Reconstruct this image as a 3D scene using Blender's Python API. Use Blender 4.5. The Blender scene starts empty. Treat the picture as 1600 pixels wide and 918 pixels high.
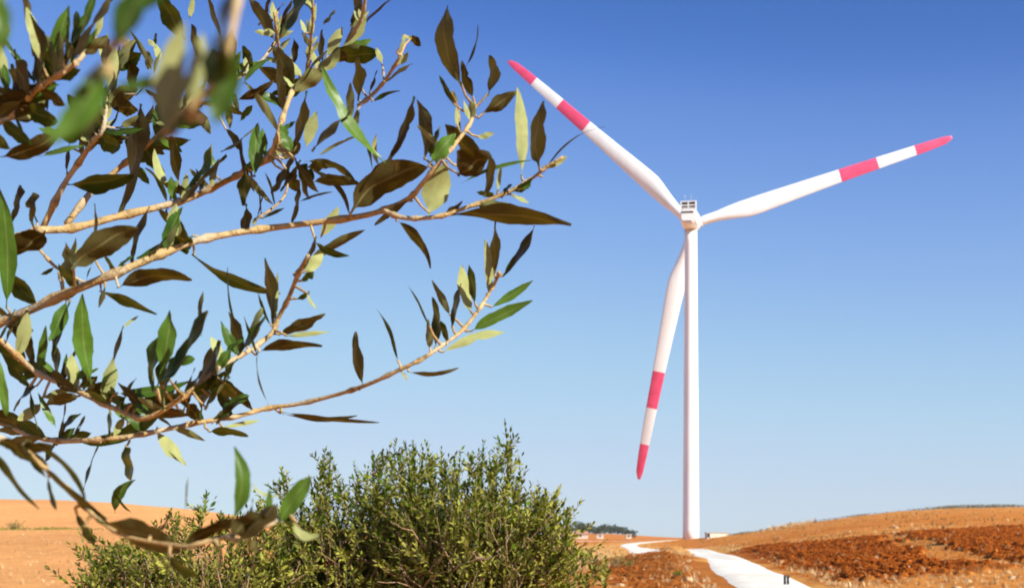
import bpy, bmesh, math, random
import numpy as np
from mathutils import Vector, Matrix
random.seed(7); RNG = np.random.default_rng(7)
C = bpy.context.scene.collection
SC = bpy.context.scene
R_ = math.radians

# ---------------------------------------------------------------- camera
EYE = 1.6; F = 2222.0; HZ = 840.0
cam = bpy.data.cameras.new('camera'); camo = bpy.data.objects.new('camera', cam); C.objects.link(camo)
camo.location = (0, 0, EYE); camo.rotation_euler = (R_(90), 0, 0)
cam.sensor_width = 36; cam.lens = 50; cam.shift_y = (HZ-459)/1600.0
cam.clip_start = 0.02; cam.clip_end = 60000
cam.dof.use_dof = True; cam.dof.focus_distance = 2.2; cam.dof.aperture_fstop = 16.5
SC.camera = camo

# ---------------------------------------------------------------- sky, sun, exposure
SUN_EL = R_(33)
sun_dir = Vector((.80, -.60, 0)).normalized()*math.cos(SUN_EL) + Vector((0, 0, math.sin(SUN_EL)))
w = bpy.data.worlds.new('World'); SC.world = w; w.use_nodes = True
nt = w.node_tree; nt.nodes.clear()
sky = nt.nodes.new('ShaderNodeTexSky'); sky.sky_type = 'NISHITA'; sky.sun_disc = False
sky.sun_elevation = SUN_EL; sky.sun_rotation = math.atan2(sun_dir.x, sun_dir.y)
sky.air_density = 1.0; sky.dust_density = 0.0; sky.ozone_density = 4.0; sky.altitude = 0
bg = nt.nodes.new('ShaderNodeBackground'); bg.inputs[1].default_value = 0.1
wo = nt.nodes.new('ShaderNodeOutputWorld')
# colour response of the sky: each channel of the sky texture through its own curve (deep blue above, pale at the horizon)
s1 = nt.nodes.new('ShaderNodeVectorMath'); s1.operation = 'SCALE'; s1.inputs['Scale'].default_value = 1/8
cu = nt.nodes.new('ShaderNodeRGBCurve'); s2 = nt.nodes.new('ShaderNodeVectorMath'); s2.operation = 'SCALE'; s2.inputs['Scale'].default_value = 8
SKX = [[1.14, 1.46, 2.04, 3.25, 6.15], [2.1, 2.61, 3.49, 5.0, 6.95], [3.81, 4.52, 5.4, 6.1, 6.4]]
SKT = [[.056, .138, .25, .402, .571], [.165, .287, .44, .617, .694], [.515, .701, .807, .839, .85]]
for c_ in range(3):
    cv = cu.mapping.curves[c_]; cv.points[0].location = (0, 0); cv.points[1].location = (1, SKT[c_][4]*1.06/1.3)
    for x_, t_ in zip(SKX[c_], SKT[c_]): cv.points.new(x_/8, t_/1.3)
cu.mapping.update()
nt.links.new(sky.outputs[0], s1.inputs[0]); nt.links.new(s1.outputs[0], cu.inputs['Color']); nt.links.new(cu.outputs[0], s2.inputs[0])
nt.links.new(s2.outputs[0], bg.inputs[0]); nt.links.new(bg.outputs[0], wo.inputs[0])
sl = bpy.data.lights.new('sun', 'SUN'); sl.energy = 5.0; sl.angle = R_(.5); sl.color = (1, .965, .85)
so = bpy.data.objects.new('sun', sl); C.objects.link(so)
so.rotation_euler = sun_dir.to_track_quat('Z', 'Y').to_euler()
SC.view_settings.view_transform = 'Standard'; SC.view_settings.look = 'None'
SC.view_settings.exposure = 0.7; SC.view_settings.gamma = 1
try: SC.view_settings.use_curve_mapping = False
except Exception: pass
SC.cycles.max_bounces = 6; SC.cycles.transparent_max_bounces = 6; SC.cycles.volume_bounces = 1

# ---------------------------------------------------------------- helpers
def P(px, py, d):
    """a point at distance d along the direction in which the photograph shows it"""
    return Vector(((px-800)/F*d, d, EYE+(HZ-py)/F*d))

def mesh_obj(name, verts, faces, mats, parent=None, smooth=False, mi=None, attr=None):
    me = bpy.data.meshes.new(name)
    me.from_pydata([tuple(v) for v in verts], [], faces)
    for m in (mats if isinstance(mats, (list, tuple)) else [mats]): me.materials.append(m)
    if mi is not None: me.polygons.foreach_set('material_index', np.asarray(mi, dtype=np.int32))
    if smooth: me.polygons.foreach_set('use_smooth', np.ones(len(me.polygons), dtype=bool))
    if attr is not None:
        a = me.color_attributes.new('info', 'FLOAT_COLOR', 'POINT')
        a.data.foreach_set('color', np.asarray(attr, dtype=np.float32).ravel())
    me.update()
    o = bpy.data.objects.new(name, me); C.objects.link(o)
    if parent: o.parent = parent
    return o

def empty(name, label, cat, loc=(0, 0, 0), group=None):
    o = bpy.data.objects.new(name, None); C.objects.link(o); o.location = loc
    o.empty_display_size = .3
    return tag(o, label, cat, group)
def tag(o, label=None, cat=None, group=None, kind=None):
    if label: o['label'] = label
    if cat: o['category'] = cat
    if group: o['group'] = group
    if kind: o['kind'] = kind
    return o

class MB:
    def __init__(s): s.v = []; s.f = []; s.m = []; s.a = []
    def add(s, vs, fs, m=0, a=None):
        b = len(s.v); s.v += [tuple(v) for v in vs]; s.f += [tuple(i+b for i in f) for f in fs]; s.m += [m]*len(fs)
        if a is not None: s.a += a
    def box(s, lo, hi, m=0, M=None):
        x0, y0, z0 = lo; x1, y1, z1 = hi
        vs = [Vector(p) for p in ((x0,y0,z0),(x1,y0,z0),(x1,y1,z0),(x0,y1,z0),(x0,y0,z1),(x1,y0,z1),(x1,y1,z1),(x0,y1,z1))]
        if M: vs = [M @ v for v in vs]
        s.add(vs, [(0,3,2,1),(4,5,6,7),(0,1,5,4),(1,2,6,5),(2,3,7,6),(3,0,4,7)], m)
    def tube(s, pts, rad, n=8, m=0, cap=True, knob=0):
        pts = [Vector(p) for p in pts]; k = len(pts)
        if not hasattr(rad, '__len__'): rad = [rad]*k
        t0 = (pts[1]-pts[0]).normalized()
        ref = Vector((0, 1, 0)) if abs(t0.y) < .9 else Vector((0, 0, 1))
        vs = []
        for i in range(k):
            t = (pts[min(i+1, k-1)]-pts[max(i-1, 0)])
            t = t.normalized() if t.length > 1e-9 else t0
            a = t.cross(ref).normalized(); b = t.cross(a)
            for j in range(n):
                q = 2*math.pi*j/n
                rr = rad[i]*(1+knob*random.uniform(-1, 1))
                vs.append(pts[i]+(a*math.cos(q)+b*math.sin(q))*rr)
        fs = []
        for i in range(k-1):
            for j in range(n):
                fs.append((i*n+j, i*n+(j+1) % n, (i+1)*n+(j+1) % n, (i+1)*n+j))
        if cap: fs.append(tuple(range(n))[::-1]); fs.append(tuple((k-1)*n+j for j in range(n)))
        s.add(vs, fs, m)
    def obj(s, name, mats, parent=None, smooth=False):
        return mesh_obj(name, s.v, s.f, mats, parent, smooth, s.m, s.a if s.a else None)

def bevel(o, wdt, seg=2):
    m = o.modifiers.new('bevel', 'BEVEL'); m.width = wdt; m.segments = seg; m.limit_method = 'ANGLE'
    return o

def catmull(pts, n):
    pts = [np.array(p, float) for p in pts]
    pts = [2*pts[0]-pts[1]]+pts+[2*pts[-1]-pts[-2]]
    out = []
    for i in range(1, len(pts)-2):
        p0, p1, p2, p3 = pts[i-1:i+3]
        for k in range(n):
            t = k/n
            out.append(.5*((2*p1)+(-p0+p2)*t+(2*p0-5*p1+4*p2-p3)*t*t+(-p0+3*p1-3*p2+p3)*t**3))
    out.append(pts[-2]); return out

# numpy value noise ------------------------------------------------------
_tab = RNG.random((256, 256))
def vnoise(x, y):
    xi = np.floor(x).astype(int); yi = np.floor(y).astype(int); fx = x-xi; fy = y-yi
    fx = fx*fx*(3-2*fx); fy = fy*fy*(3-2*fy)
    g = lambda a, b: _tab[a & 255, b & 255]
    return (g(xi, yi)*(1-fx)+g(xi+1, yi)*fx)*(1-fy)+(g(xi, yi+1)*(1-fx)+g(xi+1, yi+1)*fx)*fy
def fbm(x, y, o=4):
    s = 0; a = .5
    for i in range(o): s = s+a*(vnoise(x*2**i+17.3*i, y*2**i-9.1*i)-.5); a *= .5
    return s
def sst(a, b, x):
    t = np.clip((x-a)/(b-a), 0, 1); return t*t*(3-2*t)

# ---------------------------------------------------------------- materials
def mat(name, base=(.5, .5, .5), rough=.6, spec=.3):
    m = bpy.data.materials.new(name); m.use_nodes = True
    b = m.node_tree.nodes['Principled BSDF']
    b.inputs['Base Color'].default_value = (*base, 1); b.inputs['Roughness'].default_value = rough
    b.inputs['Specular IOR Level'].default_value = spec
    return m
def N(m, t, **kw):
    n = m.node_tree.nodes.new(t)
    for k, v in kw.items(): setattr(n, k, v)
    return n
def L(m, a, b): m.node_tree.links.new(a, b)
def ramp(m, fac, stops):
    r = N(m, 'ShaderNodeValToRGB'); e = r.color_ramp.elements
    while len(e) < len(stops): e.new(.5)
    for i, (p, c) in enumerate(stops): e[i].position = p; e[i].color = (*c, 1)
    L(m, fac, r.inputs[0]); return r.outputs[0]
def noise(m, scale, detail=4, rough=.6, vec=None, stretch=None):
    n = N(m, 'ShaderNodeTexNoise'); n.inputs['Scale'].default_value = scale
    n.inputs['Detail'].default_value = detail; n.inputs['Roughness'].default_value = rough
    if vec is None:
        vec = N(m, 'ShaderNodeTexCoord').outputs['Object']
    if stretch:
        mp = N(m, 'ShaderNodeMapping'); mp.inputs['Scale'].default_value = stretch[:3]
        mp.inputs['Rotation'].default_value = (0, 0, stretch[3] if len(stretch) > 3 else 0)
        L(m, vec, mp.inputs[0]); vec = mp.outputs[0]
    L(m, vec, n.inputs['Vector']); return n.outputs['Fac']
def mixc(m, fac, a, b, mode='MIX'):
    x = N(m, 'ShaderNodeMix', data_type='RGBA', blend_type=mode)
    for s, v in ((x.inputs[0], fac), (x.inputs[6], a), (x.inputs[7], b)):
        if hasattr(v, 'links') or hasattr(v, 'is_linked'): L(m, v, s)
        elif isinstance(v, (int, float)): s.default_value = v
        else: s.default_value = (*v, 1)
    return x.outputs[2]
def bsdf(m): return m.node_tree.nodes['Principled BSDF']
def bump(m, h, strength=.5, dist=.02):
    b = N(m, 'ShaderNodeBump'); b.inputs['Strength'].default_value = strength; b.inputs['Distance'].default_value = dist
    L(m, h, b.inputs['Height']); L(m, b.outputs[0], bsdf(m).inputs['Normal'])

def leaf_material(name, top_a, top_b, under_a, under_b, trans, tcol, rough=.34):
    """info.r: tone per leaf, set darker on near leaves to paint in shade, info.g: position across the leaf, info.b: age; green upper side, dark to pale felted underside"""
    m = mat(name, rough=rough, spec=.14)
    at = N(m, 'ShaderNodeAttribute', attribute_name='info')
    sp = N(m, 'ShaderNodeSeparateColor'); L(m, at.outputs['Color'], sp.inputs[0])
    geo = N(m, 'ShaderNodeNewGeometry')
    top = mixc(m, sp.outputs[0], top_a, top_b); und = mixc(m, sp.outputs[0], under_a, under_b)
    rib = ramp(m, sp.outputs[1], [(0, (0, 0, 0)), (.44, (0, 0, 0)), (.5, (1, 1, 1)), (.56, (0, 0, 0))])
    rib2 = N(m, 'ShaderNodeMath', operation='MULTIPLY'); rib2.inputs[1].default_value = .5; L(m, rib, rib2.inputs[0])
    top = mixc(m, rib2.outputs[0], top, (.22, .25, .10))
    und = mixc(m, rib2.outputs[0], und, (.30, .27, .12))
    n1 = noise(m, 160, 3); 
    top = mixc(m, .35, top, ramp(m, n1, [(.3, (.35, .35, .35)), (.7, (.75, .75, .75))]), 'OVERLAY')
    und = mixc(m, .3, und, ramp(m, n1, [(.3, (.35, .35, .35)), (.7, (.7, .7, .7))]), 'OVERLAY')
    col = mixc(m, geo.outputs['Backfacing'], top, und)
    n2 = noise(m, 55, 4)
    spot = ramp(m, n2, [(.62, (0, 0, 0)), (.72, (1, 1, 1))])
    age = N(m, 'ShaderNodeMath', operation='MULTIPLY'); L(m, spot, age.inputs[0]); L(m, sp.outputs[2], age.inputs[1])
    col = mixc(m, age.outputs[0], col, (.16, .07, .02))
    L(m, col, bsdf(m).inputs['Base Color'])
    rr = N(m, 'ShaderNodeMapRange'); rr.inputs[3].default_value = rough; rr.inputs[4].default_value = .62
    L(m, geo.outputs['Backfacing'], rr.inputs[0]); L(m, rr.outputs[0], bsdf(m).inputs['Roughness'])
    bump(m, n1, .25, .0008)
    tr = N(m, 'ShaderNodeBsdfTranslucent'); tr.inputs[0].default_value = (*tcol, 1)
    mx = N(m, 'ShaderNodeMixShader'); mx.inputs[0].default_value = trans
    L(m, bsdf(m).outputs[0], mx.inputs[1]); L(m, tr.outputs[0], mx.inputs[2])
    L(m, mx.outputs[0], m.node_tree.nodes['Material Output'].inputs[0])
    return m
M_leaf = leaf_material('olive_leaf', (.010, .038, .005), (.09, .18, .022), (.034, .019, .003), (.36, .39, .15), .16, (.24, .155, .008))  # dark ends deepened so shaded near leaves carry shade in their colour
M_bush = leaf_material('bush_leaf', (.006, .028, .003), (.12, .22, .012), (.018, .030, .004), (.40, .39, .06), .22, (.34, .34, .012), .42)
M_scrub = leaf_material('scrub_leaf', (.06, .06, .02), (.15, .13, .05), (.12, .11, .05), (.22, .18, .08), .1, (.12, .10, .02), .7)
M_far = leaf_material('far_leaf', (.035, .05, .022), (.07, .085, .035), (.05, .07, .03), (.08, .09, .045), .05, (.05, .07, .02), .7)

def bark(name, a, b, sc):
    m = mat(name, rough=.7, spec=.2)
    n = noise(m, sc, 5, .65); n2 = noise(m, sc*6, 3, .6)
    c = ramp(m, n, [(.3, a), (.68, b)]); n3 = noise(m, sc*3.3, 4, .7)
    c = mixc(m, ramp(m, n3, [(.52, (0, 0, 0)), (.66, (.8, .8, .8))]), c, tuple(v*.38+.02 for v in a))
    c = mixc(m, ramp(m, noise(m, sc*.5, 2), [(.5, (0, 0, 0)), (.62, (.5, .5, .5))]), c, tuple((b[1]*.9, b[1]*.86, b[1]*.72)))
    L(m, c, bsdf(m).inputs['Base Color']); bump(m, n2, .9, .002); return m
M_twig = bark('olive_twig', (.29, .18, .065), (.60, .43, .20), 38)
M_btwig = bark('bush_twig', (.20, .12, .06), (.42, .27, .14), 30)
M_trunk = bark('olive_trunk', (.13, .10, .07), (.28, .22, .16), 9)

# ---------------------------------------------------------------- terrain
def interp(x, xs, ys): return np.interp(x, xs, ys)
def smooth_interp(x, xs, ys, k=.012):
    return sum(interp(x+d*k, xs, ys) for d in (-2, -1, 0, 1, 2))/5
LX = [(-0.50), (0-800)/F, (100-800)/F, (200-800)/F, (300-800)/F, (400-800)/F, (500-800)/F, (600-800)/F, (700-800)/F]
LY = [8.0, 7.9, 7.65, 7.1, 6.1, 4.6, 3.1, 1.9, .6]
RX = [(1060-800)/F, (1110-800)/F, (1160-800)/F, (1200-800)/F, (1250-800)/F, (1300-800)/F, (1400-800)/F, (1500-800)/F, (1600-800)/F, .55]
RY = [.0, .65, 1.4, 2.0, 2.75, 3.55, 4.75, 5.15, 5.35, 5.6]
def zbase(x, y):
    x = np.asarray(x, float); y = np.asarray(y, float); ys = np.maximum(y, 5.)
    u = np.clip(x/ys, -1.2, 1.2)
    z = interp(y, [0, 45, 110, 300, 700, 1500, 4000, 60000], [0, 0, .05, .42, 1.1, 1.9, 1.9, -4])
    hl = smooth_interp(u, LX, LY)
    z = z + hl*sst(118, 245, y)*(1-sst(300, 900, y)) 
    near = 2.15*(1-sst(-.26, -.12, u))
    z = z + near*sst(40, 108, y)*(1-sst(109, 128, y))
    hr = smooth_interp(u, RX, RY)*1.0
    z = z + hr*np.clip((y-42)/160., 0, 1)**.85*(1-sst(215, 700, y))
    z = z + .80*np.exp(-((x-7.7)/2.5)**2-((y-72)/16)**2)
    z = z + .85*np.exp(-((x-12.9)/1.5)**2-((y-116)/7)**2)         # mound in front of the track
        # distant wooded knoll
    z = z + 3.4*np.exp(-((x-48)/42)**2-((y-900)/120)**2)
    return z
def hit(px, py, d0=38, d1=2500):
    """where the line of sight first meets the ground"""
    ds = np.geomspace(d0, d1, 5000)
    X = (px-800)/F*ds; Z = EYE+(HZ-py)/F*ds
    below = Z <= zbase(X, ds)
    i = int(np.argmax(below)) if below.any() else len(ds)-1
    return float(X[i]), float(ds[i])

_n = [hit(*p) for p in ((1211, 917), (1180, 899), (1152, 884), (1125, 872), (1104, 865.5))]
ROAD_A = [(_n[0][0]+(_n[0][0]-_n[1][0])*1.0, _n[0][1]-14)]+_n
ROAD_A += [(17.8, 140), (16.2, 152), (14.8, 170), (17, 205), (24, 245), (31, 285)]
ROAD_C = [(9.6, 104), (11.2, 122), (13.0, 140), (15.0, 170)]
ROAD_B = [(34, 296), (20, 284), (5, 276), (-15, 268), (-45, 262), (-90, 262)]
ROADW = {0: 1.95, 1: 2.3}
def dense(path): return np.array([p[:2] for p in catmull([(a, b, 0) for a, b in path], 14)])
DA, DB, DC = dense(ROAD_A), dense(ROAD_B), dense(ROAD_C)
def dist_path(x, y, path):
    d = np.full(x.shape, 1e9)
    for a, b in zip(path[:-1], path[1:]):
        ab = b-a; t = np.clip(((x-a[0])*ab[0]+(y-a[1])*ab[1])/max(ab@ab, 1e-9), 0, 1)
        d = np.minimum(d, np.hypot(x-a[0]-t*ab[0], y-a[1]-t*ab[1]))
    return d
def inpoly(x, y, poly):
    c = np.zeros(x.shape, bool); n = len(poly)
    for i in range(n):
        x0, y0 = poly[i]; x1, y1 = poly[(i+1) % n]
        k = ((y0 > y) != (y1 > y)) & (x < (x1-x0)*(y-y0)/((y1-y0) if y1 != y0 else 1e-9)+x0); c ^= k
    return c
PLOUGH = [hit(*p) for p in ((1135, 864), (1200, 852), (1290, 846), (1360, 839), (1480, 829), (1600, 820), (1760, 816), (1760, 880), (1600, 886), (1500, 893), (1420, 904), (1330, 912), (1262, 902), (1195, 878))]
STRIP = [hit(*p) for p in ((1362, 838), (1400, 835), (1535, 872), (1640, 884), (1640, 889), (1500, 879), (1440, 866))]
MOUNDP = [(4.0, 40), (8.2, 40), (8.6, 62), (6.3, 84), (3.8, 76)]
print('mound', [(round(a), round(b)) for a, b in ROAD_A]); print('plough', [(round(a), round(b)) for a, b in PLOUGH]); print('road', [(round(a), round(b)) for a, b in ROAD_A])

def zones(x, y):
    jx = x+fbm(x*.35, y*.35)*3.2; jy = y+fbm(x*.3+50, y*.3)*5
    pl = sum(inpoly(jx+fbm(x*.9+k*7, y*.9)*2.6+a_, jy+fbm(x*.9, y*.9+k*5)*3+b_, PLOUGH).astype(float) for k, a_, b_ in ((0, .7, 0), (1, -.7, .5), (2, 0, 1.5), (3, .3, -1.5)))/4*(1-inpoly(jx, y+fbm(x*.3+50, y*.3)*2, STRIP)*.8)
    mo = inpoly(jx, jy, MOUNDP).astype(float)*.55
    pl = np.maximum(pl, mo)
    u = x/np.maximum(y, 5)
    # pale dry grass: around the track and left of the mound
    gr = np.exp(-((u-.055)/.04)**2)*sst(60, 75, y)*(1-sst(170, 230, y))
    ra = dist_path(x, y, DA); 
    gr = np.maximum(gr, (1-sst(1.6, 4.5, ra))*.75)
    gr = np.maximum(gr, sst(.12, .2, u)*(1-sst(90, 140, y))*(1-pl)*.3)
    gr = np.maximum(gr, sst(.1, .2, u)*sst(120, 200, y)*.3)
    lf = (1-sst(-.22, -.1, u))                                    # the sandy field on the left
    return pl, np.clip(gr*(1-pl), 0, 1), lf
def znoise(x, y, pl, rd):
    keep = sst(1.4, 2.8, rd)
    clod = np.abs(fbm(x*4.0, y*2.2, 4))*.42*pl
    rows = .17*np.sin((x*.93+y*.36)*2*math.pi/1.15+fbm(x*.2, y*.2)*5)*pl
    gen = fbm(x*.22, y*.22, 5)*.34+fbm(x*1.6, y*1.3, 3)*.12
    return (clod+rows+gen)*keep*sst(20, 45, y)
def ground():
    us = np.concatenate([np.linspace(-1.15, -.42, 24)[:-1], np.linspace(-.42, .42, 760), np.linspace(.42, 1.15, 24)[1:]])
    ys = np.concatenate([np.linspace(-60, 34, 20)[:-1], np.geomspace(34, 330, 640), np.geomspace(335, 3000, 90), np.geomspace(3300, 50000, 24)])
    U, Y = np.meshgrid(us, ys)
    X = U*np.maximum(Y, 60+0*Y)*np.where(Y < 60, 1, 1) if False else U*np.maximum(Y, 34.)
    # widen the sheet close to and behind the camera
    X = np.where(Y < 34, U*np.maximum(34+(34-Y)*1.2, 34), X)
    rd = np.minimum(np.minimum(dist_path(X, Y, DA), dist_path(X, Y, DC)), dist_path(X, Y, DB))
    pl, gr, lf = zones(X, Y)
    fade = 1-sst(300, 900, Y)
    Z = zbase(X, Y)+znoise(X, Y, pl, rd)*fade
    Z = Z-.02*(1-sst(1.1, 1.9, rd))
    nr, nc = X.shape
    idx = np.arange(nr*nc).reshape(nr, nc)
    q = np.stack([idx[:-1, :-1], idx[:-1, 1:], idx[1:, 1:], idx[1:, :-1]], -1).reshape(-1, 4)
    me = bpy.data.meshes.new('ground'); v = np.stack([X, Y, Z], -1).reshape(-1, 3).astype(np.float32)
    me.vertices.add(len(v)); me.vertices.foreach_set('co', v.ravel())
    me.loops.add(q.size); me.loops.foreach_set('vertex_index', q.ravel().astype(np.int32))
    me.polygons.add(len(q)); me.polygons.foreach_set('loop_start', np.arange(0, q.size, 4, dtype=np.int32))
    me.polygons.foreach_set('loop_total', np.full(len(q), 4, dtype=np.int32))
    me.polygons.foreach_set('use_smooth', np.ones(len(q), bool))
    a = me.color_attributes.new('zone', 'FLOAT_COLOR', 'POINT')
    a.data.foreach_set('color', np.stack([pl, gr, lf, np.ones_like(pl)], -1).astype(np.float32).ravel())
    me.update(); me.validate()
    o = bpy.data.objects.new('ground', me); C.objects.link(o); o['kind'] = 'structure'
    m = mat('dry_soil', rough=.95, spec=.05)
    at = N(m, 'ShaderNodeAttribute', attribute_name='zone'); sp = N(m, 'ShaderNodeSeparateColor'); L(m, at.outputs['Color'], sp.inputs[0])
    n_big = noise(m, .06, 4); n_mid = noise(m, .55, 6, .7); n_fin = noise(m, 5, 5, .75)
    n_str = noise(m, .5, 5, .7, stretch=(.22, 2.0, 1, R_(-8)))
    stub = ramp(m, n_mid, [(.32, (.36, .08, .010)), (.5, (.56, .165, .026)), (.68, (.74, .28, .06))])
    stub = mixc(m, .45, stub, ramp(m, n_str, [(.35, (.42, .105, .014)), (.6, (.74, .31, .065))]))
    sand = mixc(m, .62, ramp(m, n_str, [(.3, (.64, .26, .09)), (.62, (.86, .42, .145))]), ramp(m, n_big, [(.35, (.66, .29, .10)), (.65, (.84, .40, .135))]))
    plo = ramp(m, n_fin, [(.28, (.11, .018, .002)), (.5, (.38, .088, .008)), (.72, (.64, .19, .025))])
    plo = mixc(m, .4, plo, ramp(m, n_mid, [(.35, (.22, .035, .003)), (.65, (.50, .12, .010))]))
    gra = ramp(m, n_fin, [(.3, (.46, .16, .03)), (.5, (.70, .34, .085)), (.72, (.84, .55, .20))])
    col = mixc(m, sp.outputs[2], stub, sand); col = mixc(m, sp.outputs[1], col, gra); col = mixc(m, sp.outputs[0], col, plo)
    L(m, col, bsdf(m).inputs['Base Color'])
    ad = N(m, 'ShaderNodeMath', operation='ADD'); L(m, n_fin, ad.inputs[0]); L(m, n_mid, ad.inputs[1])
    bump(m, ad.outputs[0], .9, .18)
    me.materials.append(m)
    return o
ground()

# ---------------------------------------------------------------- the track
def track(segs):
    mb = MB()
    for path, wd in segs:
        base = len(mb.v); S_ = [-1.3, -1, -.6, -.2, .2, .6, 1, 1.3]; k = 8; n = len(path); vs = []; fs = []
        for i in range(n):
            t = path[min(i+1, n-1)]-path[max(i-1, 0)]; t = t/np.linalg.norm(t); nn = np.array([t[1], -t[0]])
            for j in range(k):
                s = S_[j]; e = wd*(1+.07*fbm(np.array(path[i][0]*.9+s*9), np.array(path[i][1]*.9))*2)
                p = path[i]+nn*s*e
                z = float(zbase(p[0], p[1]))+.028-.08*(abs(s) > 1.01)+.008*math.cos(s*9)
                vs.append((p[0], p[1], z))
        for i in range(n-1):
            for j in range(k-1): fs.append((i*k+j, i*k+j+1, (i+1)*k+j+1, (i+1)*k+j))
        mb.add(vs, fs)
        mb.v = [v if q < base else v for q, v in enumerate(mb.v)]
    m = mat('white_gravel', rough=.9, spec=.1)
    n = noise(m, 2.5, 6, .75); n2 = noise(m, .5, 3)
    c = ramp(m, n, [(.3, (.62, .54, .42)), (.6, (.84, .79, .70))])
    c = mixc(m, .3, c, ramp(m, n2, [(.4, (.66, .54, .40)), (.6, (.88, .84, .76))]))
    L(m, c, bsdf(m).inputs['Base Color']); bump(m, n, .5, .03)
    o = mb.obj('road', m, smooth=True); o['kind'] = 'structure'; return o
def densify(path, n=4):
    return np.array([p[:2] for p in catmull([(a, b, 0) for a, b in path], n)])
DBv = DB.copy()
track([(densify(DA, 3), .94)])
o = track([(densify(DC, 3), 1.15)]); o.location.z = .006
o = track([(densify(DB, 3), 1.7)]); o.location.z = .012

# ---------------------------------------------------------------- clods, tufts
def instance_mesh(name, protos, pos, scale, rotz, mats, attr=None, kind='stuff', tilt=0):
    """all copies of a few small prototypes written into ONE mesh"""
    V = []; Fc = []; A = []; off = 0
    ch = RNG.integers(0, len(protos), len(pos))
    for i, (p, s, r) in enumerate(zip(pos, scale, rotz)):
        pv, pf = protos[ch[i]]
        c, sn = math.cos(r), math.sin(r)
        v = pv*s
        V.append(np.stack([v[:, 0]*c-v[:, 1]*sn+p[0], v[:, 0]*sn+v[:, 1]*c+p[1], v[:, 2]+p[2]], -1))
        Fc.append(pf+off); off += len(pv)
        A.append(np.tile([random.random(), .2, random.random(), 1], (len(pv), 1)))
    V = np.concatenate(V); Fc = np.concatenate(Fc)
    me = bpy.data.meshes.new(name); me.vertices.add(len(V)); me.vertices.foreach_set('co', V.astype(np.float32).ravel())
    k = Fc.shape[1]
    me.loops.add(Fc.size); me.loops.foreach_set('vertex_index', Fc.ravel().astype(np.int32))
    me.polygons.add(len(Fc)); me.polygons.foreach_set('loop_start', np.arange(0, Fc.size, k, dtype=np.int32))
    me.polygons.foreach_set('loop_total', np.full(len(Fc), k, dtype=np.int32))
    a = me.color_attributes.new('info', 'FLOAT_COLOR', 'POINT'); a.data.foreach_set('color', np.concatenate(A).astype(np.float32).ravel())
    me.materials.append(mats); me.update()
    o = bpy.data.objects.new(name, me); C.objects.link(o)
    if kind: o['kind'] = kind
    return o
def ico(sub, jit, flat=.7):
    bm = bmesh.new(); bmesh.ops.create_icosphere(bm, subdivisions=sub, radius=1)
    v = np.array([list(x.co) for x in bm.verts]); f = np.array([[x.index for x in p.verts] for p in bm.faces]); bm.free()
    v *= (1+RNG.uniform(-jit, jit, (len(v), 1))); v[:, 2] *= flat
    return v, f
def ground_z(x, y):
    rd = np.minimum(np.minimum(dist_path(x, y, DA), dist_path(x, y, DC)), dist_path(x, y, DB)); pl, gr, lf = zones(x, y)
    return zbase(x, y)+znoise(x, y, pl, rd), pl, gr, rd
def scatter(n, u0, u1, y0, y1, acc):
    Y = y0*(y1/y0)**RNG.random(n*6); X = RNG.uniform(u0, u1, n*6)*Y
    z, pl, gr, rd = ground_z(X, Y); keep = (RNG.random(len(X)) < acc(X, Y, pl, gr)) & (rd > 1.7)
    k = np.nonzero(keep)[0][:n]; return np.stack([X[k], Y[k], z[k]], -1)
m = mat('clod_soil', rough=.95, spec=.05)
at = N(m, 'ShaderNodeAttribute', attribute_name='info'); sp = N(m, 'ShaderNodeSeparateColor'); L(m, at.outputs['Color'], sp.inputs[0])
L(m, ramp(m, sp.outputs[0], [(0, (.12, .022, .002)), (.6, (.42, .10, .010)), (1, (.66, .21, .035))]), bsdf(m).inputs['Base Color'])
M_clod = m
prot = [ico(1, .38, .6) for _ in range(10)]
pos = scatter(26000, .03, .40, 42, 215, lambda X, Y, pl, gr: np.where(pl > .6, .97, pl*.25)+.01)
instance_mesh('soil_clods', prot, pos, RNG.gamma(2, .010, len(pos))+.012, RNG.uniform(0, 6.3, len(pos)), M_clod)
m = mat('pale_stone', (.50, .33, .18), .9, .1); 
pos = scatter(260, -.1, .40, 42, 160, lambda X, Y, pl, gr: .15+gr*.6)
instance_mesh('scattered_stones', prot, pos, RNG.gamma(2, .03, len(pos))+.02, RNG.uniform(0, 6.3, len(pos)), m)
def tuft(n, h, spread, wd):
    v = []; f = []
    for i in range(n):
        a = random.uniform(0, 6.28); r = random.uniform(0, spread*.4); l = h*random.uniform(.5, 1.1); lean = random.uniform(.1, .7)*l
        bx, by = r*math.cos(a), r*math.sin(a); dx, dy = math.cos(a)*lean, math.sin(a)*lean; wx, wy = -math.sin(a)*wd, math.cos(a)*wd
        b = len(v)
        v += [(bx-wx, by-wy, -.05), (bx+wx, by+wy, -.05), (bx+dx*.4+wx*.7, by+dy*.4+wy*.7, l*.6), (bx+dx*.4-wx*.7, by+dy*.4-wy*.7, l*.6),
              (bx+dx+wx*.1, by+dy+wy*.1, l), (bx+dx-wx*.1, by+dy-wy*.1, l)]
        f += [(b, b+1, b+2, b+3), (b+3, b+2, b+4, b+5)]
    return np.array(v), np.array(f)
m = mat('dry_grass', rough=.8, spec=.15)
at = N(m, 'ShaderNodeAttribute', attribute_name='info'); sp = N(m, 'ShaderNodeSeparateColor'); L(m, at.outputs['Color'], sp.inputs[0])
L(m, ramp(m, sp.outputs[0], [(0, (.38, .19, .07)), (.5, (.62, .40, .18)), (1, (.80, .62, .36))]), bsdf(m).inputs['Base Color'])
M_straw = m
tp = [tuft(14, 1, 1, .035) for _ in range(5)]
pos = scatter(9000, -.12, .40, 42, 260, lambda X, Y, pl, gr: gr**1.5*.95+.03)
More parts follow.
